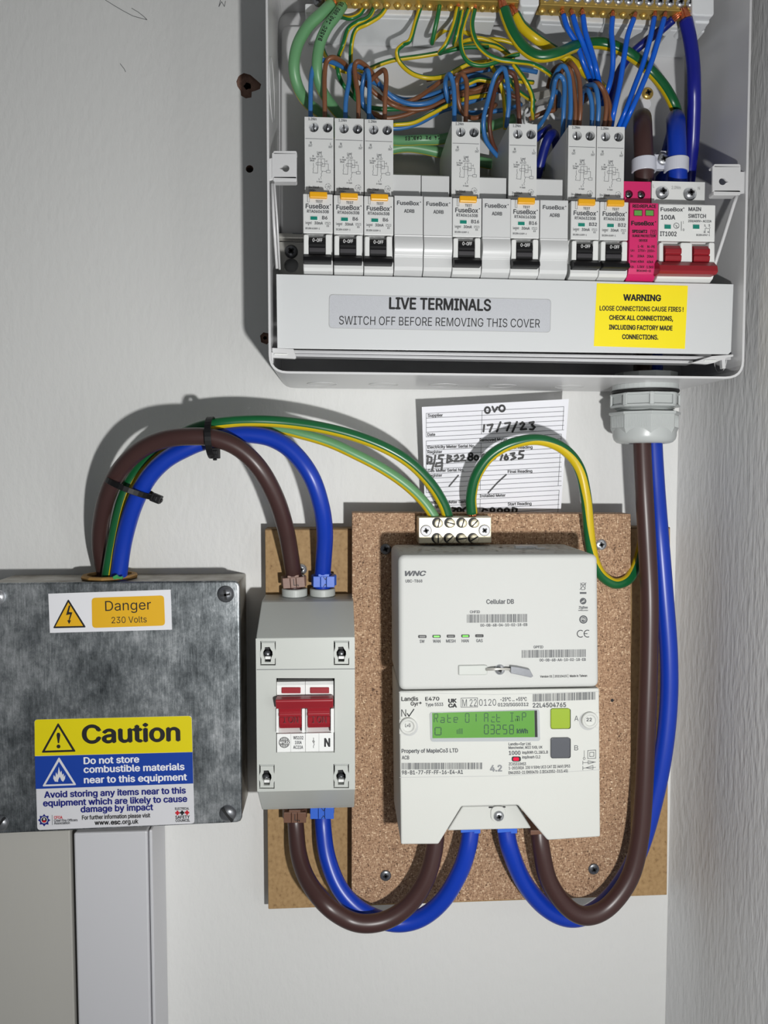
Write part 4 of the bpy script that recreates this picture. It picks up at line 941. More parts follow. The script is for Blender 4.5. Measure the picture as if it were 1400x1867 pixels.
cable('earth_cable', 'glossy green and yellow earth cable arching over the paper form to the meter board', 'cable', [(860.5, 936, .043), (859, 905, .046), (868, 868, .05), (892, 833, .054), (930, 810, .057), (980, 801.5, .058), (1025, 817, .057), (1055, 852, .055), (1068, 905, .053), (1073, 960, .05), (1078, 1000, .047), (1086, 1030, .044), (1100, 1052, .042), (1122, 1064, .041), (1145, 1056, .039), (1160, 1032, .034), (1168, 1005, .03), (1172, 985, .027)],
      .0037, 'green_deep', None, sec='yellow_core', lohi=(32, 128), seg=24, bare=.006, twist=lambda f: [0, 0, 6, 14, 34, 62, 90, 118, 140, 158, 172, 180, 180][min(12, int(f * 12))] * (1 - (f * 12 - int(f * 12))) + [0, 0, 6, 14, 34, 62, 90, 118, 140, 158, 172, 180, 180][min(12, int(f * 12) + 1)] * (f * 12 - int(f * 12)))

# ================================================================== cables from the galvanised box
boxtop = zs(200, 1061, .045)
o, P = cable('live_tail', 'thick brown cable arching from galvanised box into the small grey switch', 'cable', [(196, 1085, .016), (191, 1045, .017), (183, 1000, .022), (184, 955, .030), (195, 905, .042), (218, 858, .052), (254, 822, .061), (297, 802, .067), (345, 796, .071), (391, 799, .072), (436, 818, .071), (474, 855, .068), (503, 908, .060), (521, 965, .050), (531, 1020, .038), (535, 1052, .030), (536, 1078, .028)], .0056, 'brown_tail', seg=20)
cable('neutral_tail', 'thick blue cable arching from galvanised box into the small grey switch', 'cable', [(214, 1085, .03), (217, 1045, .031), (226, 985, .036), (244, 922, .044), (270, 872, .050), (303, 838, .054), (345, 815, .056), (372, 805, .056), (409, 795, .056), (451, 792, .057), (496, 800, .058), (535, 825, .059), (567, 868, .059), (585, 920, .054), (592, 970, .046), (590, 1020, .036), (588, 1052, .030), (588, 1078, .028)], .0056, 'blue_tail', seg=20)
cable('earth_cable', 'dark green earth cable running from the box over the top to the terminal block', 'cable', [(190, 1085, .026), (196, 1045, .028), (206, 985, .033), (222, 915, .038), (243, 868, .040), (278, 828, .043), (318, 800, .046), (352, 782, .052), (388, 773, .058), (450, 767.5, .058), (518, 770, .056), (588, 780, .055), (650, 796, .054), (705, 818, .053), (750, 846, .051), (785, 882, .048), (806, 915, .045), (815, 938, .043), (817, 950, .042)], .0037, 'green_deep', None, sec='yellow_core', lohi=(35, 165), seg=20)
cable('earth_cable', 'pale green earth cable passing beneath the dark green one to the terminal block', 'cable', [(206, 1085, .010), (208, 1045, .011), (215, 985, .016), (234, 915, .026), (263, 868, .034), (308, 828, .041), (372, 802, .043), (440, 785, .044), (503, 782, .047), (552, 792, .048), (601, 807, .048), (645, 827, .048), (695, 853, .047), (738, 882, .046), (770, 912, .044), (789, 938, .043), (795, 950, .042)], .0035, 'green_pale', None, sec='yellow_core', lohi=(40, 150), seg=18)
def tie(lab, pxc, h, pa, ra_px, rb, w, head, hs, hang):
    t = thing('cable_tie', lab, 'cable tie', W(pxc[0], pxc[1], h))
    c = W(pxc[0], pxc[1], h); a = (W(pxc[0] + pa[0] * ra_px, pxc[1] + pa[1] * ra_px, h) - c); ax = Vector((a.z, 0, -a.x)).normalized()
    n = 32; mb = MB(); vs = []
    for i in range(n):
        th = 2 * pi * i / n; q = c + a * cos(th) * (1 + .0) + Vector((0, -1, 0)) * rb * sin(th)
        nn = (a.normalized() * cos(th) * rb + Vector((0, -1, 0)) * sin(th) * a.length).normalized()
        vs += [q - ax * w, q + ax * w, q + ax * w + nn * .0011, q - ax * w + nn * .0011]
    fs = []
    for i in range(n):
        b0, b1 = 4 * i, 4 * ((i + 1) % n)
        fs += [[b0 + k, b0 + (k + 1) % 4, b1 + (k + 1) % 4, b1 + k] for k in range(4)]
    mb.add(vs, fs, 'black_plastic'); mb.build('strap', t, bevel=.0002)
    mb = MB(); hx, hy = head; ca, sa = cos(hang), sin(hang)
    R = lambda x, y: (hx + x * ca - y * sa, hy + x * sa + y * ca)
    mb.ppx([R(-hs, -hs * .8), R(hs, -hs * .8), R(hs, hs * .8), R(-hs, hs * .8)], h + .0055, h - .001, 'black_plastic')
    mb.ppx([R(-hs * .5, -hs * .5), R(hs * .3, -hs * .5), R(hs * .3, hs * .5), R(-hs * .5, hs * .5)], h + .0062, h, 'black_plastic')
    mb.ppx([R(hs, -hs * .35), R(hs * 1.35, -hs * .35), R(hs * 1.35, hs * .35), R(hs, hs * .35)], h + .004, h + .001, 'black_plastic')
    mb.build('tie_head', t, bevel=.0005)
tie('black cable tie slanting across brown, green and blue cables above the box', (238, 889), .044, (.92, .38), 44, .0160, .0018, (283, 909), 9.5, .38)
tie('black cable tie standing upright at the crest of the cable arch', (386, 798), .064, (.05, 1.0), 35, .0152, .0020, (391, 826), 10, 1.55)

# bottom loops between switch and meter
cable('live_tail', 'thick brown cable looping below the switch and into the meter', 'cable', [(537, 1465, .028), (539, 1505, .031), (545, 1560, .042), (562, 1607, .055), (595, 1650, .067), (635, 1677, .068), (672, 1684, .069), (712, 1674, .068), (750, 1645, .067), (778, 1600, .066), (792, 1548, .064), (795, 1505, .062)], .0058, 'brown_tail', seg=20)
cable('neutral_tail', 'thick blue cable looping below the switch and into the meter', 'cable', [(588, 1465, .028), (589, 1505, .031), (596, 1560, .039), (615, 1612, .046), (645, 1650, .051), (685, 1674, .055), (728, 1683, .055), (770, 1672, .057), (808, 1640, .06), (838, 1590, .063), (853, 1545, .064), (859, 1505, .062)], .0058, 'blue_tail', seg=20)

# ================================================================== galvanised box
HL = .0455
gb = thing('galvanised_box', 'mottled grey galvanised steel box with warning labels at the left', 'metal box', W(220, 1510, .02))
lid = rquad([(-34, 1063.5), (437, 1059), (441.5, 1500), (-28, 1522)], 13, 5)
mb = MB(); mb.prism([W(x, y, HL) for x, y in lid], HL, .0425, 'galvanised'); mb.build('lid', gb, bevel=.0016, seg=4)
mb = MB(); bpts = [W(-22, 1064, .0425), W(435, 1061, .0425), W(439, 1498, .0425), W(-18, 1519, .0425)]
mb.prism([(p.x, p.z) for p in bpts], .0425, .0008, 'galvanised_side'); mb.build('box_body', gb, bevel=.001)
for x, y, mt, rc, a in ((412, 1083, 'dark_zinc', 'cross', .15), (416, 1482, 'dark_zinc', 'slot', 2.2), (-4, 1088, 'zinc', 'cross', 0), (2, 1500, 'dark_zinc', 'slot', .9)): screw(x, y, 15.5, HL, gb, mt, rc, a, .5)
topz = W(200, 1061.5, .0425).z
gr = W(200, 1052, .0215)
mb = MB(); mb.lathe(Vector((gr.x, -.0215, topz)), (0, 0, 1), [(.0145, 0), (.0186, .0002), (.0190, .0016), (.0178, .0026), (.0150, .0026), (.0140, .0012), (.0145, 0)], 'grommet', 12, False, cap=False); mb.build('grommet', gb, label='orange-brown cable grommet')
mb = MB(); mb.ppx([(205, 1052), (212, 1048), (217, 1052), (224, 1051), (222, 1056), (213, 1055), (208, 1057)], .0420, .0400, 'tape_green'); mb.build('tape_scrap', gb, label='scrap of green tape')
HS = HL + .0002; HT = HL + .0003; HU = HL + .0004; HV = HL + .0005
mb = MB(); mb.ppx([(88, 1082.5), (311, 1075), (313.5, 1148), (91, 1154)], HS, HL - .0001, 'label_white'); dl = mb.build('danger_label', gb, label='white danger label with amber field')
mb = MB(); a_ = 'label_amber'
mb.poly(rquad([(167, 1090), (299, 1085.5), (301, 1140.5), (168, 1145)], 7), HT, a_)
mb.poly(rquad([(124.5, 1092), (157, 1144), (96.5, 1145.5)], 3), HT, 'print_black'); mb.poly([(124.5, 1098), (151.5, 1141.2), (101, 1142.2)], HU, a_)
mb.poly([(125.5, 1104), (128.5, 1104), (125.5, 1116), (132, 1116.5), (127, 1131), (129.5, 1131), (126, 1138), (122.5, 1131), (125, 1131), (128, 1120), (120.5, 1121.5)], HV, 'print_black')
mb.text('Danger', 192, 275.5, 1114, 18, HU, 'print_black', 0, -.035); mb.text('230 Volts', 203.5, 267.5, 1136.5, 11.5, HU, 'print_black', 0, -.03); mb.build('lettering', dl)
mb = MB(); mb.ppx(rquad([(62.5, 1312), (349.5, 1305), (354.5, 1501.5), (68, 1513.5)], 6), HS, HL - .0001, 'label_white2'); cl_ = mb.build('caution_label', gb, label='yellow, blue and white caution label')
mb = MB()
mb.poly([(63, 1315), (67, 1312), (345, 1305.4), (349.3, 1309), (351, 1371), (63.5, 1378.5)], HT, 'label_yellow2'); mb.poly([(63.5, 1379), (351, 1371.3), (352.3, 1428.5), (65, 1438.5)], HT, 'label_blue')
mb.poly(rquad([(106, 1317.5), (138.5, 1370.5), (75.5, 1372.5)], 3), HU, 'print_black'); mb.poly([(106, 1325), (131.5, 1367), (82, 1368.6)], HV, 'label_yellow2')
mb.poly([(104.5, 1336), (108.5, 1336), (110, 1340), (107.8, 1355), (105.4, 1355), (103, 1340)], HV + .0001, 'print_black'); mb.disc(106.7, 1361, 3.6, HV + .0001, 'print_black', 12)
mb.poly(rquad([(107.5, 1380), (139.5, 1431.5), (77, 1434)], 3), HU, 'label_white2'); mb.poly([(107.5, 1388.5), (133.5, 1428.7), (83, 1430.5)], HV, 'label_blue')
fl = [(100, 1425), (97, 1419), (98, 1413), (101, 1417), (102, 1408), (105, 1413), (107, 1398), (110, 1409), (112, 1405), (113.5, 1413), (116, 1410), (116.5, 1417), (119, 1413), (118.5, 1420), (115, 1425.5), (112, 1423), (109, 1416), (106, 1422), (106, 1425.5)]
mb.poly(fl, HV + .0001, 'label_white2')
for s, a, b, y, hp, m_, bo, k in (('Caution', 149.5, 329, 1355, 32, 'print_black', .022, -.026), ('Do not store', 152.5, 254, 1393, 12, 'label_white', .02, -.03), ('combustible materials', 152.5, 336.5, 1409, 12, 'label_white', .02, -.03), ('near to this equipment', 153, 341, 1428, 12, 'label_white', .02, -.03),
                                  ('Avoid storing any items near to this', 80.5, 339, 1454.5, 11, 'ink_blue', .024, -.032), ('equipment which are likely to cause', 78.5, 341.5, 1470, 11, 'ink_blue', .024, -.032), ('damage by impact', 147, 279.5, 1481, 11, 'ink_blue', .024, -.032),
                                  ('For further information please visit', 149.5, 274, 1494.5, 7.5, 'print_black', .014, -.035), ('www.', 172.5, 201, 1504, 8, 'print_black', 0, -.03), ('esc', 202, 220, 1503.2, 8, 'print_black', .03, -.03), ('.org.uk', 220.5, 252.5, 1502.4, 8, 'print_black', 0, -.03),
                                  ('CFOA', 98.5, 114, 1493, 5, 'ink_red', .02, -.02), ('Chief Fire Officers', 98.5, 141.5, 1498.5, 4.4, 'print_grey', 0, -.03), ('Association', 98.5, 127.5, 1503.2, 4.4, 'print_grey', 0, -.03),
                                  ('ELECTRICAL', 319, 345, 1476.5, 4, 'print_black', .02, -.02), ('SAFETY', 319.5, 346, 1492.8, 5.4, 'print_black', .02, -.03), ('COUNCIL', 320, 346.5, 1498.6, 4.6, 'print_black', .02, -.03)):
    mb.text(s, a, b, y, hp, HU, m_, bo, k)
for x, m_ in ((323.5, 'ink_red'), (332, 'print_black'), (341, 'ink_red')):
    mb.rect(x - 4, 1480.2 - (x - 332) * .03, x + 4, 1483.6 - (x - 332) * .03, HU, m_); mb.rect(x - 1.7, 1477.8 - (x - 332) * .03, x + 1.7, 1486 - (x - 332) * .03, HU, m_)
star = []
for i in range(16): star.append((80.5 + (11.5 if i % 2 == 0 else 8) * cos(i * pi / 8), 1495.5 + (11.5 if i % 2 == 0 else 8) * sin(i * pi / 8)))
mb.poly(star, HU, 'ink_blue'); mb.disc(80.5, 1495, 6.2, HV, 'label_white2'); mb.disc(80.5, 1495, 5, HV + .0001, 'slot_dark'); mb.disc(80.5, 1493.5, 2, HV + .0002, 'label_white2', 8); mb.rect(77.5, 1496, 83.5, 1499.5, HV + .0002, 'ink_red'); mb.line([(95, 1486), (95.5, 1504)], .7, HU, 'print_grey')
mb.build('lettering', cl_)

# ================================================================== small grey two-pole switch
sw = thing('isolator_switch', 'small pale grey isolator enclosure with red double lever', 'isolator switch', W(557, 1473, .018))
HW = .085
wx0, wx1 = W(467.5, 1300, HW).x, W(647, 1300, HW).x
zw = lambda py, h: zs(557, py, h)
win = (503.5, 1236.5, 610, 1372)
# face plate with its window, chamfered head and foot
mb = MB()
op = [W(467.5, 1163, HW), W(647, 1163, HW), W(647, 1441, HW), W(467.5, 1441, HW)]
def rk(x0, y0, x1, y1): return [W(x0, y0, HW), W(x1, y0, HW), W(x1, y1, HW), W(x0, y1, HW)]
clips = [(488.5, 1190), (622.5, 1189.5), (486.5, 1415), (622, 1414)]
mb.plate([(wx0, zw(1441, HW)), (wx1, zw(1441, HW)), (wx1, zw(1163, HW)), (wx0, zw(1163, HW))], [rk(*win)] + [rk(x - 14, y - 21, x + 14, y + 23) for x, y in clips], HW, HW - .004, 'wylex_grey', 'wylex_grey')
a0, a1 = zw(1163, HW), zw(1441, HW)
mb.xprof(wx0, wx1, [(.019, zw(1083, .019)), (.044, zw(1094, .044)), (.0475, zw(1097, .0475)), (HW, a0), (HW - .004, a0 - .0001), (HW - .004, a0 - .003), (.019, a0 - .003)], 'wylex_grey')
mb.xprof(wx0, wx1, [(.019, a1 + .003), (HW - .004, a1 + .003), (HW - .004, a1), (HW, a1), (.062, zw(1470, .062)), (.058, zw(1474, .058)), (.019, zw(1474, .058))], 'wylex_grey')
zt_, zb2 = zw(1163, HW), zw(1441, HW)
mb.box((wx0, -(HW - .004), zb2), (wx0 + .002, -.019, zt_), 'wylex_grey'); mb.box((wx1 - .002, -(HW - .004), zb2), (wx1, -.019, zt_), 'wylex_grey')
mb.box((wx0 + .002, -.040, zb2), (wx1 - .002, -.019, zt_), 'slot_dark')
mb.build('enclosure', sw, bevel=.0009, seg=3)
mb = MB(); mb.line([(468, 1221), (647, 1219.5)], 1.0, HW + .0001, 'print_grey'); mb.build('seam', sw)
ecx = W(566, 1078, .053)
mb = MB()
for x in (537, 588):
    c = W(x, 1080, .0275); hz_ = zs(x, 1075.5, .036) - zw(1094, .044); mb.lathe(Vector((c.x, c.y, zw(1094, .044) - .001)), (0, 0, 1), [(.0088, 0), (.0088, hz_ + .0006), (.0080, hz_ + .001)], 'wylex_shade', 40, False)
mb.build('cable_collar', sw, bevel=.0004)
for i, (x, y) in enumerate(clips):
    mb = MB(); hc = HW + .0004
    outl = [(-11.5, -18), (12, -18), (12.5, -8), (15, 0), (14.5, 8), (12.5, 12), (12.5, 21), (-12, 21), (-12, 12), (-14, 6), (-14, 0), (-11.5, -8)]
    kh = [(-6, -10), (3, -10.5), (4.5, -7), (8, -2), (8.5, 4), (6, 9), (5, 17), (-6, 17), (-6, 10), (-9, 5), (-9, -1), (-6, -6)]
    mb.plate([W(x + a, y + b, hc) for a, b in outl], [[W(x + a, y + b, hc) for a, b in kh]], hc, hc - .003, 'wylex_grey', 'wylex_grey')
    mb.ppx([(x - 13, y - 20.5), (x + 13, y - 20.5), (x + 13, y - 18.3), (x - 13, y - 18.3)], HW + .0002, HW - .004, 'wylex_shade'); mb.build('cover_clip', sw, bevel=.0003)
    mb = MB(); c = W(x - .5, y + 1, HW - .009); mb.lathe(c, (0, -1, 0), [(.0024, 0), (.0024, .003), (.001, .004)], 'dark_zinc', 14); mb.ppx([(x - 5, y + 7), (x + 5, y + 7), (x + 5, y + 12), (x - 5, y + 12)], HW - .001, HW - .004, 'device_white'); mb.build('clip_pin', sw)
    mb = MB(); mb.ppx([(x - 14, y - 21), (x + 14, y - 21), (x + 14, y + 23), (x - 14, y + 23)], HW - .0095, HW - .012, 'slot_dark'); mb.build('clip_pocket', sw)
sm_ = MB(); HM = HW - .002
for a, b in ((505, 556.4), (557, 608)):
    X0, X1 = W(a, 1300, HM).x, W(b, 1300, HM).x; q = lambda py, h: zs(557, py, h)
    sm_.xprof(X0, X1, [(.041, q(1239, .06)), (.076, q(1239, .078)), (.0815, q(1243, .082)), (HM, q(1249, HM)), (HM, q(1270, HM)), (.079, q(1275, .081)), (.079, q(1327, .081)), (.0825, q(1335, .0825)), (HW + .0002, q(1337, HW)), (HW + .0002, q(1370, HW)), (.0835, q(1372, .0835)), (.041, q(1372, .06))], 'device_white')
for a, b in ((503.5, 508), (550.5, 556), (557.3, 560), (603, 609)):
    sm_.ppx(rrect(a, 1292, b, 1336, 1.5), HW + .002, .079, 'device_white')
sm_.build('switch_body', sw, bevel=.0005)
mb = MB()
for a, b in ((513, 548), (565, 600)): mb.bpx(a, 1253.5, b, 1264.5, HM + .0008, HM - .001, 'red_plastic')
mb.build('indicator_flag', sw, bevel=.0005, label='red indicator flags above the lever')
mb = MB(); q = lambda py, h: zs(557, py, h)
mb.xprof(W(502.5, 1280, .092).x, W(607.5, 1280, .092).x, [(.083, q(1272, .088)), (.089, q(1271, .090)), (.0935, q(1275, .0935)), (.0940, q(1279, .0940)), (.0905, q(1292, .0910)), (.083, q(1292, .088))], 'red_plastic')
for a, b in ((508.5, 549.5), (560.5, 601.5)):
    mb.xprof(W(a, 1310, .088).x, W(b, 1310, .088).x, [(.078, q(1288, .087)), (.090, q(1288, .0905)), (.0885, q(1299, .089)), (.0892, q(1301, .0892)), (.0890, q(1306, .0890)), (.0875, q(1308, .088)), (.0868, q(1320, .0868)), (.0850, q(1327, .085)), (.078, q(1327, .081))], 'red_plastic')
lv = mb.build('lever', sw, bevel=.0005, label='red double lever')
mb = MB(); mb.text('I ON', 517, 544, 1318.5, 12, .0885, 'red_dark', 0); mb.build('lettering', lv)
mb = MB(); mb.text('I ON', 569.5, 595.5, 1318.5, 12, .0885, 'red_dark', 0); mb.build('lettering', lv)
mb = MB(); hl = HW + .0003; g = 'print_black'
mb.line([(530.2, 1337), (530, 1371)], .7, hl, 'emboss_grey'); mb.line([(581.5, 1337), (581.3, 1371)], .7, hl, 'emboss_grey')
mb.disc(518.2, 1353.7, 10, hl, g, 24)
for i in range(-3, 4):
    x = 518.2 + i * 2.5; hh = math.sqrt(max(0, 9 ** 2 - (i * 2.5) ** 2))
    mb.rect(x - .6, 1353.7 - hh, x + .6, 1350.4, hl + .0001, 'device_white'); mb.rect(x - .6, 1357.4, x + .6, 1353.7 + hh, hl + .0001, 'device_white')
mb.text('WYLEX', 509, 527.5, 1356.2, 4.6, hl + .0001, 'device_white', .03)
for s, y, a, b in (('WS102', 1348, 534.5, 553), ('100A', 1356.6, 537.5, 550), ('AC22A', 1365.2, 534.5, 552.5)): mb.text(s, a, b, y, 5.8, hl, 'print_grey', .01)
mb.text('N', 591, 602, 1361, 14.5, hl, 'slot_dark', .03)
mb.line([(571.6, 1345), (571.6, 1350.5)], .8, hl, g); mb.line(loop(571.6, 1352, 1.6, 1.8, n=8), .7, hl, g); mb.line([(571.6, 1354), (573, 1357), (571.2, 1361), (571.6, 1363.5)], .8, hl, g); mb.line([(569.5, 1351), (573.7, 1353)], .7, hl, g)
mb.build('lettering', sw)

# cable clamps above and below the switch
def clamp(lab, cx, cy, w, hgt, hh, mat, tilt, letter):
    t = thing('cable_clamp', lab, 'cable clamp', W(cx, cy + hgt / 2, hh))
    R = lambda x, y: (cx + x * cos(tilt) - y * sin(tilt), cy + x * sin(tilt) + y * cos(tilt))
    mb = MB(); c = W(cx, cy, hh - .0095)
    for a, b in ((-w / 2, -w * .17), (-w * .15, w * .1), (w * .12, w / 2)): mb.ppx([R(a, -hgt / 2), R(b, -hgt / 2), R(b, hgt / 2), R(a, hgt / 2)], hh, hh - .0022, mat)
    z0, z1 = zs(cx, cy + hgt * .48, hh), zs(cx, cy - hgt * .48, hh)
    n = 10; ro, ri = .0088, .0060
    for i in range(n):
        a, b = [radians(18 + (324) * k / n) + pi / 2 * 3 * 0 - pi / 2 for k in (i, i + 1)]
        pt = lambda r, a_: (c.x + r * cos(a_), c.y + r * sin(a_))
        q = [pt(ro, a), pt(ro, b), pt(ri, b), pt(ri, a)]
        vs = [(x, y, z0) for x, y in q] + [(x, y, z1) for x, y in q]
        mb.add(vs, [[3, 2, 1, 0], [4, 5, 6, 7]] + [[k, (k + 1) % 4, 4 + (k + 1) % 4, 4 + k] for k in range(4)], mat)
    mb.build('collar', t, bevel=.0003)
    mb = MB(); mb.ppx([R(-w * .27, -hgt * .72), R(w * .25, -hgt * .72), R(w * .25, -hgt * .4), R(-w * .27, -hgt * .4)], hh - .0006, hh - .003, mat); mb.build('tongue', t, bevel=.0003)
    mb = MB()
    if letter == 'L': mb.line([R(w * .0, -hgt * .35), R(w * .0, hgt * .25), R(w * .2, hgt * .25), R(w * .2, hgt * .38)], 1.1, hh + .0001, 'slot_dark')
    else: mb.line([R(-w * .02, -hgt * .45), R(w * .06, -hgt * .2), R(w * .14, -hgt * .45)], 1, hh + .0001, 'slot_dark'); mb.line([R(-w * .02, hgt * .45), R(w * .06, hgt * .2), R(w * .14, hgt * .45)], 1, hh + .0001, 'slot_dark')
    mb.build('moulded_mark', t)
clamp('brown cable clamp on top of the grey isolator', 535.5, 1062.5, 40, 19, .0375, 'clamp_brown', -.08, 'L')
clamp('blue cable clamp on top of the grey isolator', 590.5, 1061, 39, 20, .0375, 'clamp_blue', 0, 'N')
clamp('brown cable clamp beneath the grey isolator', 537.5, 1491, 41, 19, .0375, 'clamp_brown2', 0, 'L')
clamp('blue cable clamp beneath the grey isolator', 587, 1483, 43, 21, .0375, 'clamp_blue', 0, 'N')

# ================================================================== electricity meter with its communications hub
HH = .101
hub = thing('communications_hub', 'white plastic communications unit forming the top half of the meter', 'meter hub', W(909, 1256, .07))
mb = MB(); ho = rquad([(726, 1012), (1090, 1010.5), (1092.5, 1253.5), (727.5, 1259.5)], 13, 5)
mb.prism([W(x, y, HH) for x, y in ho], HH, .0365, 'hub_white'); mb.build('hub_case', hub, bevel=.0030, seg=5, clamp=False)
mb = MB(); 
zt_ = max(W(900, 1010.5, HH).z, W(727, 1012, HH).z) - .0002
rng = random.Random(3)
for i in range(260):
    x = -.0 + rng.uniform(W(735, 1010, HH).x, W(1075, 1010, HH).x); y = -rng.uniform(.042, .094); s = rng.uniform(.0003, .0016)
    mb.add([(x + s * rng.uniform(.6, 1.2) * cos(a * pi / 3), y + s * rng.uniform(.5, 1.1) * sin(a * pi / 3), zt_ + .0001 + i * .000004) for a in range(6)], [list(range(6))], 'dust')
for x, y, s in ((955, .066, .006), (968, .062, .004), (985, .07, .003)):
    p = W(x, 1000, y); mb.box((p.x - s, -y - s * .4, zt_), (p.x + s, -y + s * .4, zt_ + s * .3), 'cleat_pale')
d_ = mb.build('dust', hub, label='grey dust and plaster crumbs'); d_['kind'] = 'stuff'
mb = MB(); h1 = HH + .0001; g = 'print_grey'
mb.text('WNC', 735, 775, 1050, 8.6, h1, g, .03, -.008, .35); mb.text('UBC-T868', 739, 770, 1062, 5.2, h1, g, 0, -.008)
mb.text('Cellular DB', 886.5, 937, 1101, 8, h1, g, 0, -.008); mb.text('CHFID', 856.5, 875, 1118, 4.6, h1, g, .012, -.01); mb.text('00-0B-6B-04-10-02-18-EB', 875.5, 961.5, 1142.5, 4.8, h1, g, 0, -.015)
def barcode(x0, x1, y0, y1, k, seed, h, m_=g):
    r_ = random.Random(seed); x = x0
    while x < x1:
        w_ = r_.choice((.7, .7, 1.2, 1.9)); mb.poly([(x, y0 + k * (x - x0)), (x + w_, y0 + k * (x + w_ - x0)), (x + w_, y1 + k * (x + w_ - x0)), (x, y1 + k * (x - x0))], h, m_); x += w_ + r_.choice((.7, .9, 1.4))
mb.text('GPFID', 972.5, 990.5, 1182, 4.6, h1, g, .012, -.01); mb.text('00-0B-6B-AA-10-02-18-EB', 983.5, 1068, 1206, 4.8, h1, g, 0, -.015)
mb.text('Version 01 | 20210415 |  Made in Taiwan', 984.5, 1070.5, 1235.5, 4, h1, 'print_black', .01, -.02)
for s, a, b in (('SW', 765, 774), ('WAN', 789, 803), ('MESH', 813, 830.5), ('HAN', 841.5, 854.5), ('GAS', 868, 880)): mb.text(s, a, b, 1172 - (a - 765) * .012, 5.4, h1, g)
mb.line([(1058, 1063), (1067, 1073.5)], .9, h1, g); mb.line([(1068.5, 1062.5), (1057, 1075)], .9, h1, g); mb.line([(1058.5, 1066), (1067.5, 1065.7), (1066, 1075), (1060, 1075.3), (1058.5, 1066)], .9, h1, g); mb.line([(1059, 1064), (1063, 1062.6), (1067, 1063.6)], .8, h1, g); mb.rect(1057, 1079.5, 1069, 1082.8, h1, g)
mb.disc(1063, 1096, 6, h1, g, 18); mb.line([(1059.5, 1098.5), (1066, 1093), (1061, 1098), (1066, 1096)], 1, h1 + .0001, 'hub_white'); mb.text('ZigBee', 1055, 1071.5, 1109.6, 4.4, h1, g, .02); mb.text('certified product', 1054, 1072, 1113.8, 2.2, h1, g)
mb.disc(1063.5, 1129.5, 7.6, h1, g, 18); mb.line(loop(1063.5, 1129.5, 5, 5, n=12), .7, h1 + .0001, 'hub_white'); mb.text('Pb', 1060, 1067, 1131, 4, h1 + .0001, 'hub_white')
mb.line(loop(1058.5, 1155.5, 6.3, 6.3, 55, 305), 1.5, h1, g); mb.line(loop(1071, 1155.3, 6.3, 6.3, 65, 295), 1.5, h1, g); mb.line([(1065, 1155.4), (1070.5, 1155.3)], 1.5, h1, g)
mb.build('lettering', hub)
mb = MB(); barcode(851, 961.5, 1120.5, 1135.5, -.01, 1, h1); mb.build('barcode', hub)
mb = MB(); barcode(951, 1066.5, 1185.5, 1199.5, -.015, 2, h1); mb.build('barcode', hub)
for i, x in enumerate((770, 796, 822, 848.5, 874)):
    y = 1160.7 - i * .35; on = i in (1, 3)
    mb = MB(); mb.ppx(rrect(x - 7.5, y - 2.6, x + 7.5, y + 2.6, 1.5), HH + .0003, HH - .001, 'slot_dark'); mb.ppx(rrect(x - 5.5, y - 1.3, x + 5.5, y + 1.5, 1), HH + .0005, HH, 'led_green' if on else 'led_off'); mb.build('status_light', hub, label='lit green status light' if on else None)
mb = MB(); mb.ppx([(836, 1213.5), (884, 1212.5), (889, 1214), (889, 1230), (884, 1231), (836, 1231.5)], HH + .0012, HH, 'wylex_grey'); mb.build('seal_tab', hub, bevel=.0006)
screw(911, 1220.5, 9.6, HH, hub, 'zinc', 'pozi', .3, .3)
mb = MB(); mb.tube([W(886, 1221.5, HH + .002), W(900, 1221, HH + .0042), W(911, 1220, HH + .0046), W(930, 1221, HH + .003)], .0006, 'steel', 8); mb.tube([W(886, 1219.5, HH + .002), W(900, 1219, HH + .0042), W(911, 1219, HH + .0046), W(930, 1219, HH + .003)], .0005, 'steel', 8)
mb.ppx([(931, 1215), (945, 1216.5), (966, 1221), (972, 1233), (968, 1235.5), (948, 1231), (931, 1227.5)], HH + .0042, HH + .0004, 'dark_zinc'); mb.build('wire_seal', hub, bevel=.0009, label='crimped metal wire seal')

HE = .0985
me_ = thing('electricity_meter', 'white smart electricity meter with green display on the chipboard', 'electricity meter', W(909, 1535, .04))
mb = MB(); mo = [(727.5, 1260.5), (1092.5, 1255), (1094.5, 1526), (998.5, 1532.5), (944, 1468.5), (841.5, 1471), (799.5, 1539.5), (731, 1540)]
mb.prism([W(x, y, HE) for x, y in mo], HE, .0365, 'meter_white'); mb.ppx([(843, 1471), (942, 1468.7), (969, 1511), (816, 1515)], .086, .0365, 'meter_white'); mb.build('meter_case', me_, bevel=.0010, seg=3)
mb = MB(); mb.ppx(rrect(895, 1470.5, 922, 1499, 10), .0872, .085, 'meter_white'); mb.ppx([(891, 1471.5), (922, 1470.8), (922, 1473), (891, 1474)], .0865, .085, 'slot_dark'); mb.build('screw_boss', me_, bevel=.0004)
screw(909, 1487.5, 9.6, .0872, me_, 'zinc', 'pozi', .3)
for nm, xs, m_ in (('terminal_bush', (858, 925), 'clamp_blue'), ('terminal_bush', (794, 985), 'clamp_brown2')):
    for x in xs:
        mb = MB(); y0 = 1510 if m_ == 'clamp_blue' else 1514
        mb.ppx([(x - 18, y0), (x + 18, y0), (x + 18, y0 + 10), (x + 6, y0 + 10), (x + 6, y0 + 7), (x - 18, y0 + 9)], .074, .054, m_); mb.build(nm, me_, bevel=.0004, label='blue terminal bush' if m_ == 'clamp_blue' else 'brown terminal bush')
mb = MB(); mb.ppx(rquad([(783.5, 1299), (983.5, 1293.5), (984.5, 1342), (985, 1351), (785.5, 1352.5)], 5), HE + .0006, HE - .001, 'lcd_frame'); mb.build('display_bezel', me_, bevel=.0004)
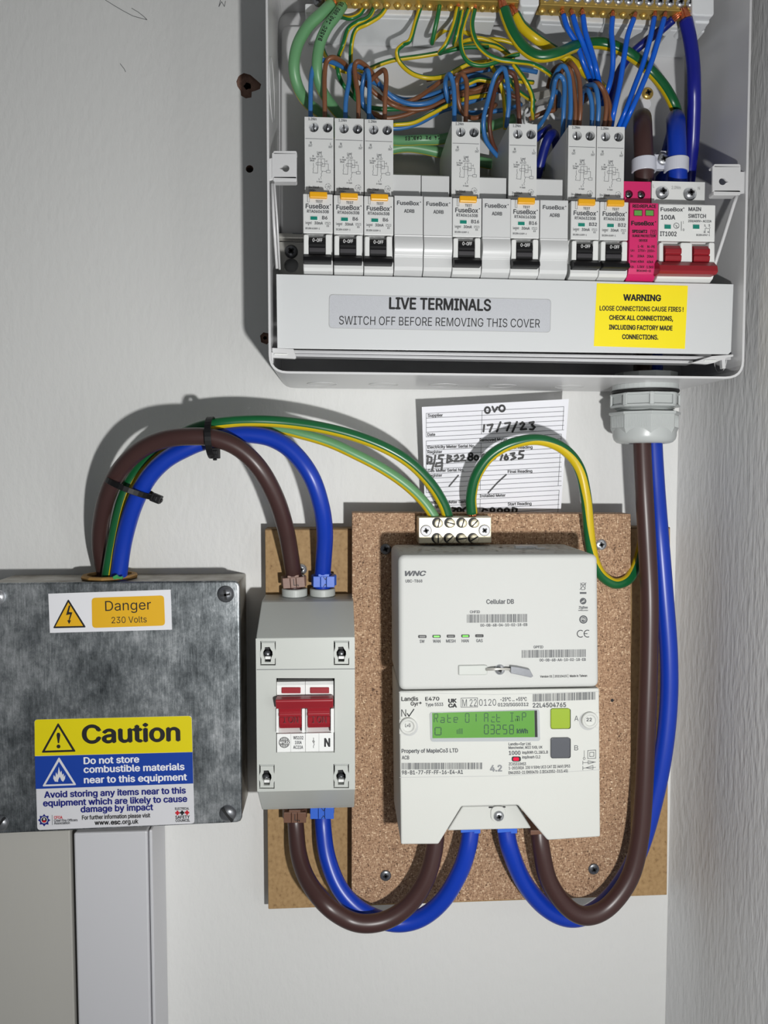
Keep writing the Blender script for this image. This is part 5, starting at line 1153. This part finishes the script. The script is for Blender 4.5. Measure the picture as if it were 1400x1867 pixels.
mb = MB(); mb.ppx([(788, 1300), (974, 1295.5), (975, 1344), (788.5, 1346)], HE + .0009, HE, 'lcd'); mb.ppx([(974.3, 1295.5), (979, 1295.5), (980, 1344), (975.3, 1344)], HE + .0008, HE, 'slot_dark'); dsp = mb.build('display', me_, label='green liquid crystal display')
mb = MB(); hd = HE + .0010; ink = 'lcd_ink'
def seg7(x, y, w_, hgt, segs, lw=1.3):
    P_ = dict(a=[(0, 0), (1, 0)], b=[(1, 0), (1, .5)], c=[(1, .5), (1, 1)], d=[(0, 1), (1, 1)], e=[(0, .5), (0, 1)], f=[(0, 0), (0, .5)], g=[(0, .5), (1, .5)], k=[(.5, .5), (1, 1)], m=[(.5, .5), (.5, 1)], i=[(.5, 0), (.5, 1)])
    for s in segs:
        (a, b), (c, d) = P_[s]; s_ = .12; mb.line([(x + w_ * (a + (c - a) * s_), y + hgt * (b + (d - b) * s_)), (x + w_ * (c + (a - c) * s_), y + hgt * (d + (b - d) * s_))], lw, hd, ink)
y0 = 1300.5
for x, hh_, yy, s in ((791.5, 16, 1301.5, 'abfgek'), (803.5, 9, 1308.5, 'abcdeg'), (816, 15, 1302, 'fedg'), (827.5, 9, 1308, 'abgfed'), (848.5, 16, 1301, 'abcdef'), (861.5, 15, 1301, 'bc'), (883, 16, 1300.5, 'abcefg'), (896, 9, 1307.5, 'aed'), (905.5, 15, 1301, 'fedg'), (930, 15, 1300, 'aid'), (940, 9, 1306, 'abceim'), (952, 15, 1299.5, 'abgfe')):
    seg7(x, yy, 6.5, hh_, s)
seg7(793, 1326.5, 11, 13.5, 'abcdef', 1.6)
for i in range(5): mb.line([(833 + i * 2.4, 1328.5 + max(0, 2 - i) * 1.2), (833.2 + i * 2.4, 1338)], 1, hd, ink)
for x, s in ((883, 'abcdef'), (894, 'abgcd'), (905, 'abged'), (917, 'afgcd'), (929, 'abcdefg')): seg7(x, 1322, 7, 16, s, 1.5)
mb.text('kWh', 942, 962.5, 1337, 8, hd, ink, .03, -.01)
mb.build('lettering', dsp)
for nm, y, m_, lb in (('push_button', 1311, 'lime_button', 'lime green push button'), ('push_button', 1364.3, 'grey_button', 'dark grey push button')):
    mb = MB(); mb.ppx(rrect(1003.5, y - 18.8, 1041, y + 19, 4, -.012), HE + .0002, HE - .001, 'slot_dark'); mb.ppx(rrect(1004.3, y - 18.6, 1039.6, y + 18.2, 4, -.012), HE + .0014, HE, m_); b_ = mb.build(nm, me_, bevel=.0005, label=lb)
for x, y, s, d_ in ((743.5, 1322.5, 'L+G', 1), (1074, 1312, '22', -1)):
    mb = MB(); mb.disc(x + 2.2 * d_, y + 3, 16.5, HE + .0001, 'emboss_grey', 20); c = W(x, y, HE); r_ = .0052
    mb.ppx([(728, y - 11), (x, y - 11), (x, y + 15), (728, y + 16)] if d_ > 0 else [(x + 12, y - 13), (1092.5, y - 13), (1092.5, y + 16), (x + 12, y + 16)], HE + .0003, HE - .0005, 'meter_white')
    mb.lathe(c, (0, -1, 0), [(r_, 0), (r_, .0018), (r_ * .85, .0024), (r_ * .7, .0022), (r_ * .62, .0014), (.0001, .0014)], 'meter_white', 22); mb.text(s, x - 5, x + 5, y + 3, 6, HE + .0015, 'print_grey'); mb.build('seal_plug', me_, bevel=.0003)
mb = MB(); mb.ppx(rrect(933, 1379.5, 949.5, 1388.5, 3), HE + .0003, HE - .0005, 'slot_dark'); mb.ppx(rrect(935.5, 1381, 946, 1387, 2), HE + .0006, HE, 'led_red'); mb.build('pulse_light', me_, label='glowing red pulse light')
mb = MB(); h1 = HE + .0001; g = 'print_grey'; kb = 'print_black'
for s, a, b, y, hp, m_, bo, k in (('Landis', 731.5, 762.5, 1278, 7.4, kb, .02, -.015), ('Gyr', 748.5, 763, 1286.5, 7, kb, .02, -.01), ('+', 763.5, 769, 1284, 6, kb, .03, 0), ('E470', 775, 801, 1277.5, 6.4, kb, .02, -.015), ('Type 5533', 775.5, 808, 1287.5, 5.6, g, 0, -.015), ('N', 731.5, 740.5, 1306.5, 13, kb, 0, -.01),
                                  ('UK', 817, 832.5, 1281, 6.6, kb, .04, -.015), ('CA', 817, 833, 1289.8, 6.6, kb, .04, -.015), ('M 22', 843, 869, 1288, 13, g, 0, -.015), ('0120', 873.5, 904.5, 1287, 12, g, -.008, -.015), ('-25°C ... +55°C', 912, 960.5, 1278.5, 6.6, g, 0, -.015), ('0120/SGS0312', 907.5, 963.5, 1287.8, 5.8, g, 0, -.012),
                                  ('22L4504765', 971, 1032, 1290, 8, g, 0, -.018), ('Property of MapleCo3 LTD', 732, 835, 1372.8, 7, g, 0, -.012), ('ACB', 732.5, 746, 1384.4, 6.4, g, 0, 0), ('98-B1-77-FF-FF-16-E4-A1', 732.5, 844, 1412, 7, g, 0, -.01),
                                  ('4.2', 893, 915.5, 1406.5, 11, 'print_mid', .03, -.02), ('Landis+Gyr Ltd.', 927, 968.5, 1359, 4.8, g, .01, -.016), ('Manchester, M22 5XB, UK', 927, 989, 1365.5, 4.6, g, .01, -.016), ('1000', 927.5, 949, 1376.3, 7, g, 0, -.014), ('imp/kWh CL.1&CL.B', 952, 999, 1374.5, 5, g, 0, -.018), ('imp/kvarh CL2', 952, 985, 1383, 5, g, 0, -.018),
                                  ('ZCXS310HS3', 927.5, 959, 1395.5, 5, g, .01, -.014), ('1-20(100)A  230 V 50Hz UC3 CAT III (4kV) IP53', 927.5, 1039.5, 1403, 5, g, .006, -.034), ('EN62053-21 EN50470-3 IEC62052-31(1.45)', 927, 1035, 1411.5, 5, g, .006, -.034), ('A', 1047, 1054.5, 1314.5, 9.5, g, 0, 0), ('B', 1047, 1054, 1368, 9, g, 0, 0)):
    mb.text(s, a, b, y, hp, h1, m_, bo, k)
mb.line([(742.5, 1301), (745.5, 1306), (754.5, 1293)], 2, h1, kb); mb.line([(840.5, 1273), (870.5, 1272.5), (870.5, 1289), (840.5, 1289.5), (840.5, 1273)], .9, h1, g)
mb.line([(1065, 1368.5), (1065, 1381)], .8, h1, g); mb.line(loop(1065, 1383, 2, 2, n=8), .7, h1, g)
mb.line([(1071.5, 1368.5), (1086, 1367.5), (1086, 1382.5), (1071.5, 1383.2), (1071.5, 1368.5)], .9, h1, g); mb.line([(1075, 1372), (1082.5, 1371.6), (1082.5, 1379), (1075, 1379.4), (1075, 1372)], .9, h1, g)
mb.line([(1062.5, 1390.7), (1086, 1389.5)], .8, h1, g); mb.line([(1072, 1386.8), (1084, 1389.6), (1072, 1393), (1072, 1386.8)], .8, h1, g); mb.line([(1062.5, 1387.5), (1062.5, 1394)], .8, h1, g)
mb.line([(1062.5, 1400.5), (1086, 1399)], .8, h1, g); mb.line([(1081, 1395.7), (1068, 1400), (1081, 1402.6), (1081, 1395.7)], .8, h1, g); mb.line([(1062.5, 1397), (1062.5, 1404)], .8, h1, g)
mb.line([(728.5, 1417.5), (910, 1415), (1093, 1403.5)], .8, h1, 'emboss_grey'); mb.line([(727.5, 1262), (900, 1266.5), (1092.5, 1261)], .8, h1, 'emboss_grey')
mb.build('lettering', me_)
mb = MB(); barcode(732.5, 879, 1391, 1403, -.004, 5, h1); mb.build('barcode', me_)
mb = MB(); barcode(971, 1086, 1265.5, 1279.5, -.035, 6, h1); mb.build('barcode', me_)
